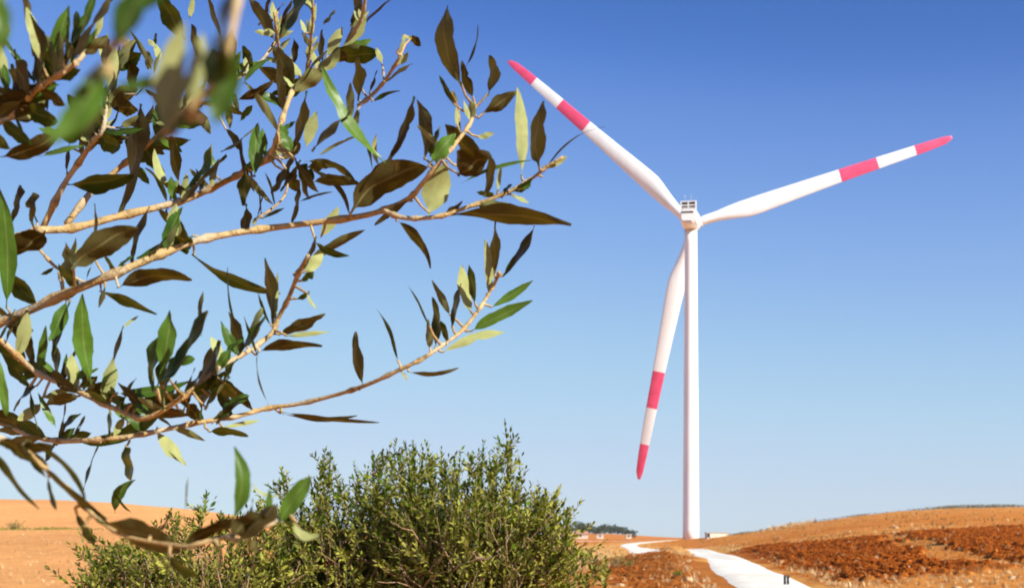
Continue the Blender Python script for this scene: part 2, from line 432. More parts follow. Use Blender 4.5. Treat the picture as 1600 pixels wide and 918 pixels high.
instance_mesh('dry_grass', tp, pos, RNG.gamma(4, .022, len(pos))+.05, RNG.uniform(0, 6.3, len(pos)), M_straw)
pos = scatter(2600, -.42, -.1, 45, 260, lambda X, Y, pl, gr: .5+0*X)
instance_mesh('field_stubble', tp, pos, RNG.gamma(3, .02, len(pos))+.03, RNG.uniform(0, 6.3, len(pos)), M_straw)

# ---------------------------------------------------------------- foliage made of many small leaves
class Leaves:
    def __init__(s): s.V = []; s.F = []; s.A = []; s.n = 0
    def cheap(s, p, a, n, l, wd, rnd, age=0.):
        """a six-vertex folded leaf for foliage seen from a distance: base p, axis a, upper side n"""
        b = a.cross(n).normalized(); n = b.cross(a).normalized()
        m1 = p+a*(l*.38); m2 = p+a*(l*.72)
        vs = [p, m1+b*(wd*.5)+n*(wd*.12), m1-b*(wd*.5)+n*(wd*.12), m2+b*(wd*.36)+n*(wd*.05), m2-b*(wd*.36)+n*(wd*.05), p+a*l-n*(l*.05)]
        o = s.n; s.V += [tuple(v) for v in vs]
        s.F += [(o, o+2, o+1), (o+1, o+2, o+4, o+3), (o+3, o+4, o+5)]
        s.A += [(rnd, .2, age, 1)]*6; s.n += 6
    def fine(s, p0, p1, n, wd, rnd, age=0., bend=0., arc=.07, twist=0., fold=.22, off=Vector((0, 0, 0))):
        """a modelled leaf from petiole p0 to tip p1, upper side facing n; off: how far its middle is pushed aside"""
        ax = p1-p0; l = ax.length; a = ax/l; K = 14; J = 4; o = s.n
        ph = random.uniform(0, 6); pw = random.uniform(.78, 1.12); pe = random.uniform(.6, .95); skew = random.uniform(-.14, .14)
        bite = random.uniform(.35, .85) if random.random() < .22 else -1; bs = random.choice((-1, 1)); cur = random.uniform(-.25, .5)
        for i in range(K+1):
            t = i/K
            c = p0+ax*t+off*(4*t*(1-t))+n*(arc*l*4*t*(1-t))
            tn = (ax+off*(4*(1-2*t))).normalized()
            nn = (n-tn*n.dot(tn)).normalized()
            nn = Matrix.Rotation(twist*(t-.3), 3, tn) @ nn
            bb = tn.cross(nn).normalized()
            if t < .09: wv = .06
            else: wv = math.sin(math.pi*min(1, ((t-.06)/.94))**pw)**pe
            wv = max(wv, .05)*wd*.5*(1+.07*math.sin(t*17+ph)+.03*math.sin(t*41))
            if i == K: wv = wd*.03
            for j in range(J+1):
                q = j/J*2-1
                q *= (1+skew*(1 if q > 0 else -1))
                if bite > 0 and q*bs > .1: q *= 1-.55*math.exp(-((t-bite)/.07)**2)
                s.V.append(tuple(c+bb*(q*wv)+nn*(fold*wv*abs(q)*(1-.3*abs(q)))+nn*(.05*wd*math.sin(t*11+ph+q*2))+nn*(cur*l*.22*max(0, t-.45)**2*4)))
                s.A.append((rnd, j/J, age, 1))
        for i in range(K):
            for j in range(J):
                b = o+i*(J+1)+j; s.F.append((b, b+1, b+J+2, b+J+1))
        s.n += (K+1)*(J+1)
    def obj(s, name, m, parent=None, smooth=False):
        return mesh_obj(name, s.V, s.F, m, parent, smooth, None, s.A)
def rv(s=1.): return Vector((random.gauss(0, s), random.gauss(0, s), random.gauss(0, s)))
def shoot(lv, tb, p0, p1, leaf=.045, step=.022, wd=.25, r=.003, rnd0=.5, n_side=5, start=.0):
    """a leafy shoot: thin stem with opposite leaves along it"""
    ax = p1-p0; ln = ax.length; k = 5; bow = rv(.05*ln); pts = [p0+ax*(i/k)+bow*math.sin(math.pi*i/k) for i in range(k+1)]
    tb.tube(pts, [r*(1-.75*i/k) for i in range(k+1)], n_side, cap=False)
    n = max(3, int(ln*(1-start)/step)); a = ax.normalized(); rot = random.uniform(0, 6)
    side = a.orthogonal().normalized()
    for i in range(n):
        t = start+(1-start)*(i+.5)/n; q = t*k; j = min(int(q), k-1); c = pts[j].lerp(pts[j+1], q-j)
        rot += 1.57+random.uniform(-.4, .4)
        sz = leaf*random.uniform(.7, 1.15)*(1-.45*max(0, t-.8)/.2)
        for sgn in (0, math.pi):
            if random.random() < .12: continue
            o = Matrix.Rotation(rot+sgn, 3, a) @ side
            spread = random.uniform(.55, 1.15)*(1-.5*max(0, t-.8)/.2)
            d = (a+o*spread+rv(.12)).normalized()
            nn = (a-o*.6+rv(.2)).normalized()
            if abs(nn.dot(d)) > .93: nn = o
            lv.cheap(c, d, nn, sz, sz*wd*random.uniform(1., 1.7), min(1, max(0, rnd0+random.gauss(0, .25))), random.random()**3)

# ---------------------------------------------------------------- bushes
def bush(name, label, base, tips, fill, centre, radii, leaf=.04):
    e = empty(name, label, 'bush', base, 'olive bushes below the branch')
    B = Vector(base); lv = Leaves(); tb = MB(); st = MB()
    forks = []
    for i in range(7):
        a = 6.28*i/7+random.random(); q = Vector(centre)+Vector((math.cos(a)*radii[0]*.45, math.sin(a)*radii[1]*.4, random.uniform(-.5, -.1)*radii[2]))
        pts = catmull([B+Vector((math.cos(a)*.06, math.sin(a)*.06, -.1)), B.lerp(q, .45)+rv(.06), q], 5)
        st.tube([Vector(p) for p in pts], [.035*(1-.6*j/len(pts)) for j in range(len(pts))], 7, cap=False, knob=.08); forks.append(q)
        for k in range(4):
            q2 = q+Vector((random.gauss(0, .3)*radii[0], random.gauss(0, .3)*radii[1], random.uniform(.1, .6)*radii[2]))
            pts2 = [q, q.lerp(q2, .5)+rv(.03), q2]; st.tube(pts2, [.014, .010, .006], 6, cap=False, knob=.06); forks.append(q2)
    for px, py, d, ln in tips:
        p1 = P(px, py, d); f = min(forks, key=lambda q: (q-p1).length)
        dirn = ((p1-f).normalized()*.35+Vector((0, 0, 1))+rv(.05)).normalized()
        p0 = p1-dirn*ln; shoot(lv, tb, p0, p1, leaf, .015, r=.0035, rnd0=random.uniform(.35, .75))
        for k in range(6):                                        # side sprigs low on the shoot
            t = random.uniform(.05, .8); c = p0.lerp(p1, t); q = c+Vector((random.gauss(0, .06), random.gauss(0, .06), random.uniform(.05, .15)))*(1.15-.5*t)
            shoot(lv, tb, c, q, leaf*.95, .022, r=.002, rnd0=random.uniform(.3, .7), n_side=4)
        if f.z < p0.z: st.tube([f, f.lerp(p0, .5)+rv(.03), p0], [.007, .005, .004], 5, cap=False)
    for _ in range(fill):
        a = random.uniform(0, 6.28); r = random.random()**.45; ph = random.uniform(-1, .62)
        c = Vector(centre)+Vector((math.cos(a)*r*radii[0]*math.sqrt(max(.05, 1-ph*ph*.6)), math.sin(a)*r*radii[1]*math.sqrt(max(.05, 1-ph*ph*.6)), ph*radii[2]*(.35+.65*r)))
        out = (c-Vector(centre)); out.z = abs(out.z)*.3+.55; out.normalize()
        q = c+(out+rv(.3))*random.uniform(.1, .26)
        shoot(lv, tb, c, q, leaf, .021, r=.0028, rnd0=random.uniform(.2, .85), n_side=4)
    for _ in range(46):                                          # bare woody twigs among the leaves
        a = random.uniform(-2.6, -.5); c = Vector(centre)+Vector((math.cos(a)*radii[0]*.8, math.sin(a)*radii[1]*.95, random.uniform(-.7, .35)*radii[2]))
        pts = [c]; dv = (Vector((random.gauss(0, .5), -.2, 1))).normalized()
        for k in range(5): dv = (dv+rv(.22)).normalized(); pts.append(pts[-1]+dv*random.uniform(.03, .07))
        st.tube(pts, [.0055, .005, .004, .003, .0025, .0015], 5, cap=False, knob=.1)
        st.tube([pts[2], pts[2]+rv(.04)+Vector((0, 0, .05))], [.003, .0015], 4, cap=False)
    s = st.obj('stem', M_btwig, e, True); f = lv.obj('foliage', M_bush, e); t = tb.obj('twigs', M_btwig, e, True)
    for c in (s, f, t): c.matrix_parent_inverse = Matrix.Translation(-B)
    return e
def gz(x, y): return float(zbase(x, y))
c = P(735, 815, 7.6)
tips = [(690, 700, 7.3, .45), (700, 712, 7.9, .4), (720, 706, 7.4, .5), (738, 712, 7.2, .4), (756, 690, 7.6, .5), (772, 700, 7.3, .4), (788, 655, 7.5, .62), (797, 668, 7.6, .5),
        (812, 722, 7.4, .4), (806, 748, 7.3, .3), (838, 762, 7.6, .33), (852, 765, 7.3, .35), (870, 768, 7.5, .3), (893, 792, 7.4, .22), (884, 815, 7.2, .25), (900, 845, 7.1, .22), (866, 800, 7.2, .35),
        (655, 735, 7.3, .4), (672, 725, 7.8, .4), (745, 740, 7.0, .4), (765, 745, 7.2, .4), (828, 790, 7.1, .3), (915, 868, 7.2, .18), (935, 880, 7.3, .14), (948, 893, 7.2, .12), (900, 885, 7.0, .2), (920, 900, 7.1, .15), (710, 715, 7.7, .4), (730, 708, 7.8, .4), (748, 704, 7.2, .4), (764, 705, 7.9, .4), (780, 690, 7.5, .5), (792, 690, 7.7, .4), (775, 720, 7.2, .4), (695, 725, 7.2, .4), (840, 785, 7.3, .3), (856, 780, 7.5, .3)]
bush('olive_bush', 'tall green olive bush right of the others, its highest shoot rising toward the turbine', (c.x, c.y, gz(c.x, c.y)), tips, 1350, (c.x, c.y, c.z-.27), (.50, .55, .50), .045)
c = P(560, 850, 7.9)
tips = [(510, 697, 7.7, .55), (505, 715, 7.9, .4), (520, 725, 7.8, .4), (553, 722, 8.0, .45), (560, 738, 7.7, .35), (582, 706, 8.1, .5), (598, 700, 7.8, .4), (620, 686, 8.0, .55), (632, 690, 7.8, .5), (645, 690, 8.0, .5), (664, 688, 7.7, .5),
        (440, 730, 7.9, .42), (436, 748, 7.7, .35), (470, 752, 7.8, .33), (455, 775, 7.6, .3), (490, 745, 7.7, .35), (535, 750, 7.6, .35), (575, 730, 7.6, .35), (605, 715, 7.6, .4), (420, 790, 7.6, .25), (610, 740, 7.4, .4), (640, 720, 7.5, .4), (545, 760, 7.4, .3), (590, 755, 7.4, .3), (612, 692, 7.7, .4), (628, 700, 8.1, .4), (650, 700, 7.6, .45), (658, 695, 8.0, .45), (672, 705, 7.8, .4), (640, 705, 7.4, .4), (622, 715, 7.3, .4), (606, 705, 8.2, .4), (660, 715, 7.4, .4), (516, 706, 7.8, .4), (500, 725, 7.6, .35), (446, 742, 8.0, .35), (588, 716, 7.9, .4)]
bush('olive_bush', 'middle olive bush with several straight upright shoots, under the curled branch tip', (c.x, c.y, gz(c.x, c.y)), tips, 1350, (c.x, c.y, c.z-.26), (.50, .55, .50), .045)
c = P(325, 905, 7.5)
tips = [(320, 772, 7.5, .3), (310, 790, 7.4, .25), (345, 800, 7.5, .25), (268, 795, 7.5, .28), (280, 800, 7.3, .25), (245, 815, 7.4, .22), (215, 832, 7.5, .25), (190, 842, 7.4, .22), (175, 850, 7.3, .2), (140, 858, 7.2, .2), (150, 870, 7.3, .22), (165, 862, 7.5, .2),
        (375, 800, 7.5, .25), (400, 785, 7.6, .3), (360, 815, 7.3, .25), (330, 815, 7.2, .25), (292, 815, 7.2, .25), (230, 845, 7.1, .25), (150, 895, 7.1, .16), (140, 905, 7.0, .12), (200, 860, 7.0, .22), (420, 800, 7.4, .3), (390, 815, 7.2, .25)]
bush('olive_bush', 'low spreading olive bush at left, in front of the sandy field', (c.x, c.y, gz(c.x, c.y)), tips, 1050, (c.x, c.y, c.z-.17), (.58, .5, .42), .043)

# ---------------------------------------------------------------- the olive tree that hangs into the picture
tree = empty('olive_tree', 'olive tree branches with long leaves hanging into the left of the view', 'tree', (-1.75, 1.9, 0))
TINV = Matrix.Translation((1.75, -1.9, 0))
def unit(pts, d): return [(x, y, d if not hasattr(d, '__len__') else d[min(i, len(d)-1)]) for i, (x, y) in enumerate(pts)]
BR = {  # name: (pixels, radius px start/end, depth)
 'main': ([(-60, 525), (20, 495), (100, 460), (180, 427), (240, 402), (300, 378), (360, 365), (440, 354), (550, 340), (600, 328), (640, 309), (662, 284), (690, 250), (715, 220), (735, 192), (742, 168)], 7.4, 2.6, 1.20),
 'spur': ([(600, 329), (625, 339), (655, 341), (690, 337), (735, 322), (775, 308), (800, 297), (835, 276), (855, 260), (880, 245)], 4.0, 2.2, 1.19),
 'upper': ([(-60, 400), (20, 372), (65, 360), (110, 357), (185, 338), (262, 320), (300, 308), (345, 287), (375, 272), (415, 250), (430, 225), (437, 200), (448, 165), (462, 135), (495, 108), (535, 78), (550, 55), (565, 28), (572, -8)], 6.5, 2.6, 1.24),
 'fork': ([(66, 358), (98, 292), (128, 247), (148, 218), (160, 205), (168, 160), (175, 125), (188, 95)], 5.0, 2.2, 1.27),
 'fork2': ([(104, 350), (140, 303), (166, 280), (195, 255), (222, 233), (245, 213), (300, 165), (345, 160), (365, 128), (400, 104), (425, 74), (436, 52), (430, 15)], 5.0, 2.0, 1.30),
 'top': ([(-60, 205), (0, 190), (22, 178), (45, 152), (62, 136), (80, 125), (105, 108), (125, 92), (150, 60)], 6.0, 3.5, 1.02),
 'lower': ([(-60, 480), (0, 530), (32, 560), (60, 583), (110, 604), (140, 620), (190, 642), (232, 652), (300, 610), (340, 576), (370, 558), (392, 546), (425, 520), (434, 498), (450, 468), (465, 430), (482, 398)], 4.6, 3.2, 1.16),
 'long': ([(-60, 640), (0, 660), (50, 680), (90, 688), (140, 687), (200, 682), (260, 670), (320, 658), (370, 650), (420, 637), (470, 630), (530, 615), (575, 600), (625, 577), (660, 560), (690, 540), (720, 518), (745, 488), (760, 465), (775, 438), (780, 425)], 4.4, 2.4, 1.22),
 'hang': ([(-60, 650), (0, 682), (40, 702), (62, 724), (100, 757), (130, 786), (155, 812), (200, 838), (280, 852), (310, 849), (380, 830), (425, 818), (445, 800)], 3.6, 2.8, .80),
 'near': ([(400, -200), (385, -80), (368, 20), (348, 110), (305, 163), (270, 205)], 6, 5, .33),
 'near2': ([(240, -200), (215, -90), (200, 0), (178, 70), (160, 108)], 4.5, 3, .33),
 'small': ([(60, 388), (85, 415), (108, 428), (135, 442), (165, 440)], 2.2, 2.6, 1.22),
 'sprig': ([(396, 347), (403, 340), (425, 326), (445, 305), (452, 275)], 2.2, 1.4, 1.27),
 'twigs': ([(452, 155), (446, 120), (437, 80), (432, 50), (428, 20)], 3.4, 1.6, 1.25),
 'twigs2': ([(478, 120), (483, 90), (486, 60), (489, 30), (488, -10)], 3.0, 1.6, 1.24),
 'bud': ([(560, 165), (580, 150), (600, 128), (615, 105), (625, 88)], 3.4, 2.0, 1.22),
 'bud2': ([(600, 128), (598, 105), (592, 85)], 1.6, 1.2, 1.22),
 'hook': ([(92, 425), (96, 440), (100, 460)], 2.2, 3.5, 1.20),
 'stalk': ([(200, 682), (200, 660), (203, 650), (195, 640)], 1.8, 1.8, 1.22),
 'sn': ([(715, 220), (718, 195), (714, 165), (705, 145)], 2.2, 1.6, 1.19),
}
LV = {}   # leaves of every branch: (base x, base y, tip x, tip y, width px, tone, bend px)
LV['main'] = [(548,332,668,258,42,'b',8),(608,250,645,150,36,'b',0),(663,250,650,155,20,'b',-3),(672,245,688,198,20,'d',0),(672,255,712,208,28,'g',0),(757,248,695,195,24,'b',5),(715,275,765,238,42,'b',0),
 (757,308,762,236,22,'b',0),(670,336,697,253,46,'s',0),(715,262,742,240,18,'s',0),(745,215,772,207,12,'s',0),(722,135,686,8,35,'b',6),(740,155,722,95,15,'b',0),(727,105,747,38,7,'d',-3),(762,150,768,87,25,'b',-3),
 (753,178,812,147,20,'b',3),(710,165,687,118,7,'d',0),(715,200,714,165,7,'s',0),(735,190,725,155,8,'s',0),(738,190,737,158,13,'o',0),(618,343,675,418,15,'b',3),(720,287,830,250,7,'g',6),
 (270,385,300,372,28,'d',0),(305,366,213,402,26,'g',6),(182,450,300,434,26,'b',5),(105,468,80,535,25,'g',0),(110,468,82,552,20,'d',-4),(143,600,128,458,25,'g',3),(155,455,246,490,15,'d',8),(60,475,12,438,14,'d',0),
 (0,500,50,518,28,'b',0),(10,508,50,562,16,'b',4),(300,397,440,450,17,'d',-16),(145,404,148,318,17,'b',0),(205,412,232,322,24,'b',6),(112,421,216,362,32,'b',6),(98,437,103,378,25,'o',0),(106,430,120,372,12,'s',0),
 (10,482,3,290,27,'g',-4),(500,372,530,322,20,'s',0),(480,410,570,358,13,'b',3),(490,375,545,400,11,'d',-3),(455,352,462,288,20,'b',0),(546,342,488,268,8,'b',-16),(603,250,550,195,7,'s',6),(602,255,500,110,19,'g',8),(582,264,574,220,5,'d',0),(594,262,588,210,8,'s',5),
 (700,240,650,196,9,'o',0),(640,312,585,352,10,'b',0),(180,432,208,400,12,'d',0),(165,445,152,480,10,'o',0),(20,500,-30,470,18,'b',0),(185,432,165,395,10,'d',0),(225,405,262,372,16,'b',0)]
LV['spur'] = [(815,277,812,133,23,'s',-4),(842,260,843,155,34,'b',8),(845,278,942,190,6,'b',12),(850,264,887,243,11,'s',0),(778,300,783,255,7,'s',0),(800,300,832,280,13,'d',0),(795,302,828,318,9,'s',0),(700,336,890,358,26,'b',8),
 (742,320,808,324,17,'o',-3),(785,308,800,288,10,'d',0),(810,295,830,290,9,'g',0),(692,338,725,318,12,'b',0),(775,305,745,300,9,'d',0)]
LV['upper'] = [(283,316,356,246,36,'b',8),(290,296,340,230,30,'d',-4),(280,292,269,213,22,'b',0),(272,302,240,234,13,'s',4),(268,372,262,315,6,'d',0),(262,320,233,258,10,'d',-5),(398,278,400,195,22,'g',0),(397,300,372,215,9,'b',4),(385,256,387,322,32,'d',0),
 (385,318,381,366,24,'b',0),(385,268,424,318,11,'o',-4),(345,237,396,192,15,'o',-8),(105,288,206,266,26,'d',-6),(335,275,330,240,8,'g',0),(415,248,410,200,12,'g',0),(440,250,470,225,18,'b',0),
 (443,177,435,92,22,'b',0),(458,102,457,60,14,'b',0),(455,237,470,140,36,'b',0),(478,233,493,172,21,'s',0),(488,237,547,172,32,'b',6),(548,190,545,128,15,'o',0),(455,240,438,195,17,'g',0),(460,242,430,292,26,'b',0),(465,258,492,280,22,'d',0),
 (475,252,560,290,12,'b',8),(485,285,562,290,15,'b',3),(465,316,520,297,4,'d',0),(495,246,557,213,5,'o',0),(460,246,500,300,14,'b',-6),(440,215,383,128,13,'o',-5),(368,157,430,128,11,'b',-3),(380,132,427,92,10,'g',6),(432,52,398,50,13,'s',0),
 (480,-30,455,52,36,'d',0),(505,100,500,45,15,'b',3),(510,90,535,42,20,'s',0),(505,112,532,78,20,'s',0),(505,38,524,16,17,'o',0),(548,42,560,-25,27,'b',0),(548,56,574,12,14,'s',0),(550,66,622,-2,15,'b',6),(532,80,560,55,7,'s',0),
 (470,250,440,300,20,'b',0),(450,262,420,300,18,'b',0),(478,262,515,262,14,'b',0),(460,235,432,228,14,'o',0),(468,272,478,312,14,'b',0),(448,268,470,300,22,'b',0),(440,205,462,190,9,'g',0),(40,366,22,402,8,'b',0),(72,362,18,402,32,'b',0),(50,350,48,300,32,'b',0),(15,352,28,288,36,'b',0)]
LV['fork'] = [(150,215,190,230,26,'d',0),(170,165,215,175,28,'b',0),(165,185,120,170,26,'d',0),(180,110,220,80,22,'d',0),(186,336,200,158,52,'b',-3),(105,272,108,213,18,'b',0),(118,232,70,240,8,'g',0),(175,125,195,75,11,'s',0),(178,108,160,62,11,'o',0),(150,222,120,205,10,'s',0),(150,60,160,20,12,'s',0),(187,95,203,60,9,'s',0),(205,150,200,95,22,'b',0),
 (212,150,240,118,9,'b',0),(170,150,190,170,12,'g',0),(150,210,130,175,16,'d',0),(165,185,140,150,18,'o',0),(168,170,205,140,12,'o',0),(185,200,240,190,14,'o',4),(160,205,225,200,12,'g',-4),(178,110,200,96,8,'s',0),(172,128,158,100,8,'s',0)]
LV['fork2'] = [(290,62,252,-8,28,'d',0),(316,97,298,38,20,'b',0),(346,62,316,-12,15,'b',3),(296,30,302,-5,9,'s',0),(250,97,244,68,9,'s',0),(243,78,244,52,9,'d',0),(232,112,230,80,15,'o',0),(240,115,202,48,9,'o',-3),(245,75,232,60,8,'s',0),
 (436,52,425,18,6,'s',0),(436,50,447,12,6,'s',0),(432,60,455,30,7,'s',0),(436,55,415,35,5,'s',0),(404,40,416,-6,17,'b',0),(360,205,352,160,12,'o',0),(375,190,395,165,12,'g',0),(372,180,362,140,9,'o',0),(352,200,375,235,12,'b',0),(240,118,250,75,9,'o',0),
 (205,245,222,200,20,'b',0),(245,212,285,240,15,'g',0),(225,232,262,270,22,'d',0),(238,225,205,205,20,'b',0),(255,205,240,165,22,'b',0),(300,165,330,210,16,'o',0),(205,255,232,290,16,'g',0)]
LV['top'] = [(50,148,15,110,30,'b',0),(80,130,60,60,26,'d',0),(40,165,90,190,26,'d',0),(0,188,50,225,22,'d',0),(100,105,140,30,30,'d',0),(30,170,20,100,26,'b',0),(110,97,166,-12,46,'b',0),(76,126,106,8,29,'g',0),(72,128,92,45,20,'s',0),(100,97,112,28,15,'d',0),(62,132,38,18,32,'b',0),(46,150,18,78,36,'b',0),(58,134,-4,45,9,'g',0),(70,112,44,8,18,'s',0),(120,62,152,-8,17,'g',0),(12,150,-3,58,18,'s',0),
 (20,187,82,180,8,'s',0),(75,182,80,138,9,'d',0),(55,152,-8,168,27,'b',0),(30,170,-20,140,30,'b',0),(60,140,100,165,18,'b',0),(0,190,-30,215,15,'d',0),(22,180,40,215,7,'d',0),(12,150,6,100,14,'g',0),(48,35,38,-10,16,'o',0),(0,245,98,200,24,'b',-8),(62,245,130,225,10,'g',0),(20,235,-20,200,20,'d',0),
 (95,210,60,200,14,'g',0),(90,215,140,195,24,'d',0),(70,128,60,70,20,'o',0),(-5,90,5,20,26,'o',0),(5,20,-5,-20,26,'d',0)]
LV['near'] = [(345,140,378,-22,96,'d',0),(334,200,362,80,46,'g',0),(262,218,290,34,44,'s',8),(255,225,300,95,30,'o',0),(288,190,338,112,27,'o',0),(275,118,180,138,24,'g',3),(300,170,318,50,26,'s',0),(300,175,235,225,22,'g',0),(340,140,330,60,40,'d',0)]
LV['near2'] = [(160,108,82,230,52,'g',8),(165,100,120,215,34,'o',0),(178,75,240,-40,46,'g',0),(160,100,110,150,62,'b',0),(200,20,275,-30,34,'g',0),(190,60,205,-30,30,'s',0),(0,90,-12,-20,40,'g',0)]
LV['lower'] = [(255,640,270,560,34,'d',0),(285,645,318,580,30,'d',0),(240,612,262,520,30,'d',4),(320,640,362,590,30,'d',0),(215,628,290,612,24,'d',0),(60,600,20,640,24,'d',0),(45,600,60,670,14,'d',0),(30,560,-10,520,24,'d',0),(60,585,72,508,15,'g',0),(125,606,153,587,15,'b',0),(97,606,105,552,10,'g',0),(50,607,12,558,21,'d',0),(66,622,112,606,16,'s',0),(125,618,68,632,21,'b',0),(66,630,28,656,19,'s',0),(12,657,0,565,15,'g',0),(88,668,60,613,11,'g',0),
 (167,606,186,507,19,'b',0),(190,512,216,492,6,'s',0),(250,585,268,485,30,'g',-3),(262,595,328,488,36,'d',4),(315,525,311,455,9,'b',0),(250,602,300,556,32,'d',0),(245,610,262,550,30,'d',0),(330,628,346,532,36,'d',0),(350,562,379,529,15,'d',0),(200,632,304,645,24,'b',0),(180,614,300,600,18,'g',-4),
 (205,628,238,656,15,'g',0),(402,550,502,549,18,'b',4),(435,523,511,497,19,'b',-3),(445,525,517,517,9,'s',0),(427,512,418,404,27,'b',6),(424,510,404,450,6,'d',0),(384,541,362,418,5,'d',4),(403,556,382,493,6,'d',0),(422,635,402,556,5,'d',8),
 (458,430,488,368,24,'b',-6),(475,426,506,396,21,'s',0),(470,440,490,424,12,'d',0),(460,468,483,454,7,'d',-3),(480,456,496,482,5,'s',-4),(430,505,434,425,9,'s',0),(350,600,372,560,20,'d',0),(340,580,360,545,18,'g',0),(60,583,30,590,10,'d',0),(95,600,62,560,12,'g',0),(130,600,128,540,9,'o',0),
 (295,640,275,600,20,'d',0),(225,640,180,600,16,'b',0),(335,590,372,610,10,'d',0)]
LV['long'] = [(312,657,325,538,46,'b',0),(112,690,285,598,23,'g',-30),(338,662,386,615,24,'d',0),(325,674,390,676,15,'d',3),(345,668,406,656,8,'s',0),(435,645,557,658,9,'b',-3),(440,643,593,656,8,'b',-3),(568,606,547,517,19,'b',4),(622,566,598,481,7,'d',0),(635,580,717,576,7,'b',-3),
 (672,512,642,441,4,'d',0),(704,494,673,438,13,'o',0),(680,545,683,465,18,'d',0),(672,546,669,498,13,'o',0),(706,512,722,443,19,'d',0),(737,490,725,412,22,'s',3),(742,476,738,414,13,'d',0),(763,462,757,374,15,'s',-3),(773,432,772,346,21,'b',0),(785,432,839,355,22,'d',-4),(766,481,833,438,15,'g',0),
 (735,518,834,473,20,'g',3),(690,551,789,515,17,'s',4),(90,688,125,645,22,'d',0),(88,688,73,723,18,'d',0),(158,688,134,766,13,'d',0),(196,695,213,750,32,'d',0),(180,802,212,748,18,'g',10),(205,800,180,770,6,'d',0),(92,690,118,668,14,'g',0),(365,650,350,632,10,'d',0),(270,668,240,650,6,'b',0),(700,536,690,500,10,'d',0),(625,578,638,595,5,'s',0),(320,660,290,630,26,'b',0)]
LV['hang'] = [(60,722,10,690,16,'d',0),(68,728,152,806,15,'b',3),(100,757,160,815,16,'b',0),(30,695,75,745,14,'d',3),(130,786,170,822,14,'b',-2),(0,684,45,712,15,'b',0),(42,706,-25,680,17,'d',-4),(-12,700,56,798,17,'d',0),(40,686,149,788,13,'d',8),(75,742,94,796,13,'d',0),(118,798,146,852,16,'d',0),(128,820,152,845,20,'d',0),(153,814,282,862,40,'b',8),(285,852,388,815,24,'b',6),(372,846,432,788,32,'b',0),(360,840,420,810,34,'b',6),(362,815,368,697,23,'g',-9),
 (435,818,486,744,30,'g',3),(418,812,421,763,11,'g',0),(378,812,392,778,11,'b',-4),(458,812,500,836,15,'s',-12),(262,868,312,898,23,'d',0),(240,832,262,795,13,'b',-4),(290,800,289,744,4,'o',0),(392,752,440,772,5,'s',-8),(345,852,340,898,6,'o',0),(385,838,400,862,16,'o',0)]
LV['sprig'] = [(408,336,404,288,4,'d',0),(430,324,419,268,5,'d',0),(402,341,412,300,5,'b',0),(408,342,445,325,6,'g',0),(400,342,395,352,6,'s',0)]
LV['bud'] = [(577,147,587,109,10,'b',0),(600,130,641,93,15,'b',3),(622,102,638,82,13,'s',0),(580,160,623,138,6,'d',0),(622,80,630,52,7,'s',-4),(630,55,645,56,7,'s',-3),(640,57,658,72,10,'r',0),(560,158,550,90,26,'b',0),(566,142,556,78,12,'o',0),(560,168,545,205,14,'o',0)]
LV['bud2'] = [(597,100,588,74,10,'s',0)]
LV['twigs'] = [(446,110,456,85,6,'s',0),(437,80,452,62,5,'s',0),(440,95,425,80,6,'s',0),(440,100,415,88,9,'s',0),(432,50,440,22,5,'s',0)]
LV['twigs2'] = [(482,100,486,68,11,'s',0),(485,60,494,5,9,'s',0),(478,55,470,30,7,'s',0),(484,75,472,50,8,'o',0),(488,20,480,-15,10,'o',0)]
LV['small'] = [(85,417,62,430,6,'d',0),(135,442,150,410,6,'d',3),(60,352,48,325,4,'d',0)]
LV['stalk'] = [(198,655,175,640,8,'g',0),(203,650,225,610,14,'g',0)]
LV['hook'] = []; LV['sn'] = [(714,170,705,140,9,'o',0)]

_r = random.Random(5)
def extra(nm, n, x0, y0, x1, y1):
    pts = [p for p in catmull([(a, b, 0) for a, b in BR[nm][0]], 8) if x0 < p[0] < x1 and y0 < p[1] < y1]
    for _ in range(n):
        p = _r.choice(pts); a = _r.gauss(-1.5, .9); ln = _r.uniform(38, 82)
        LV[nm].append((p[0]+_r.uniform(-4, 4), p[1]+_r.uniform(-4, 4), p[0]+ln*math.cos(a), p[1]+ln*math.sin(a), ln*_r.uniform(.2, .38), _r.choice('bbbddgso'), _r.uniform(-4, 4)))
extra('top', 30, -20, 0, 160, 220); extra('fork', 24, 60, 60, 200, 260); extra('fork2', 32, 180, 30, 440, 260); extra('upper', 24, 250, 0, 560, 320); extra('lower', 20, -20, 490, 160, 650); extra('long', 8, -20, 620, 140, 720); extra('hang', 3, 0, 690, 120, 800); extra('lower', 14, 170, 520, 400, 660); extra('long', 9, 20, 640, 420, 700); extra('main', 10, 0, 350, 320, 520)
for nm_, n_, b_ in (('fork2', 16, (225, 0, 440, 210)), ('twigs', 8, (425, 20, 455, 150)), ('twigs2', 6, (478, 0, 490, 100)), ('fork', 8, (150, 80, 200, 220)), ('upper', 8, (440, 0, 580, 160))):
    pts = [p for p in catmull([(a, b, 0) for a, b in BR[nm_][0]], 8) if b_[0] < p[0] < b_[2] and b_[1] < p[1] < b_[3]]
    for _ in range(n_):                                          # small new leaves at the shoot tips
        p = _r.choice(pts); a = _r.gauss(-1.5, .6); ln = _r.uniform(14, 30)
        LV[nm_].append((p[0], p[1], p[0]+ln*math.cos(a), p[1]+ln*math.sin(a), ln*_r.uniform(.25, .4), _r.choice('ssso'), 0))

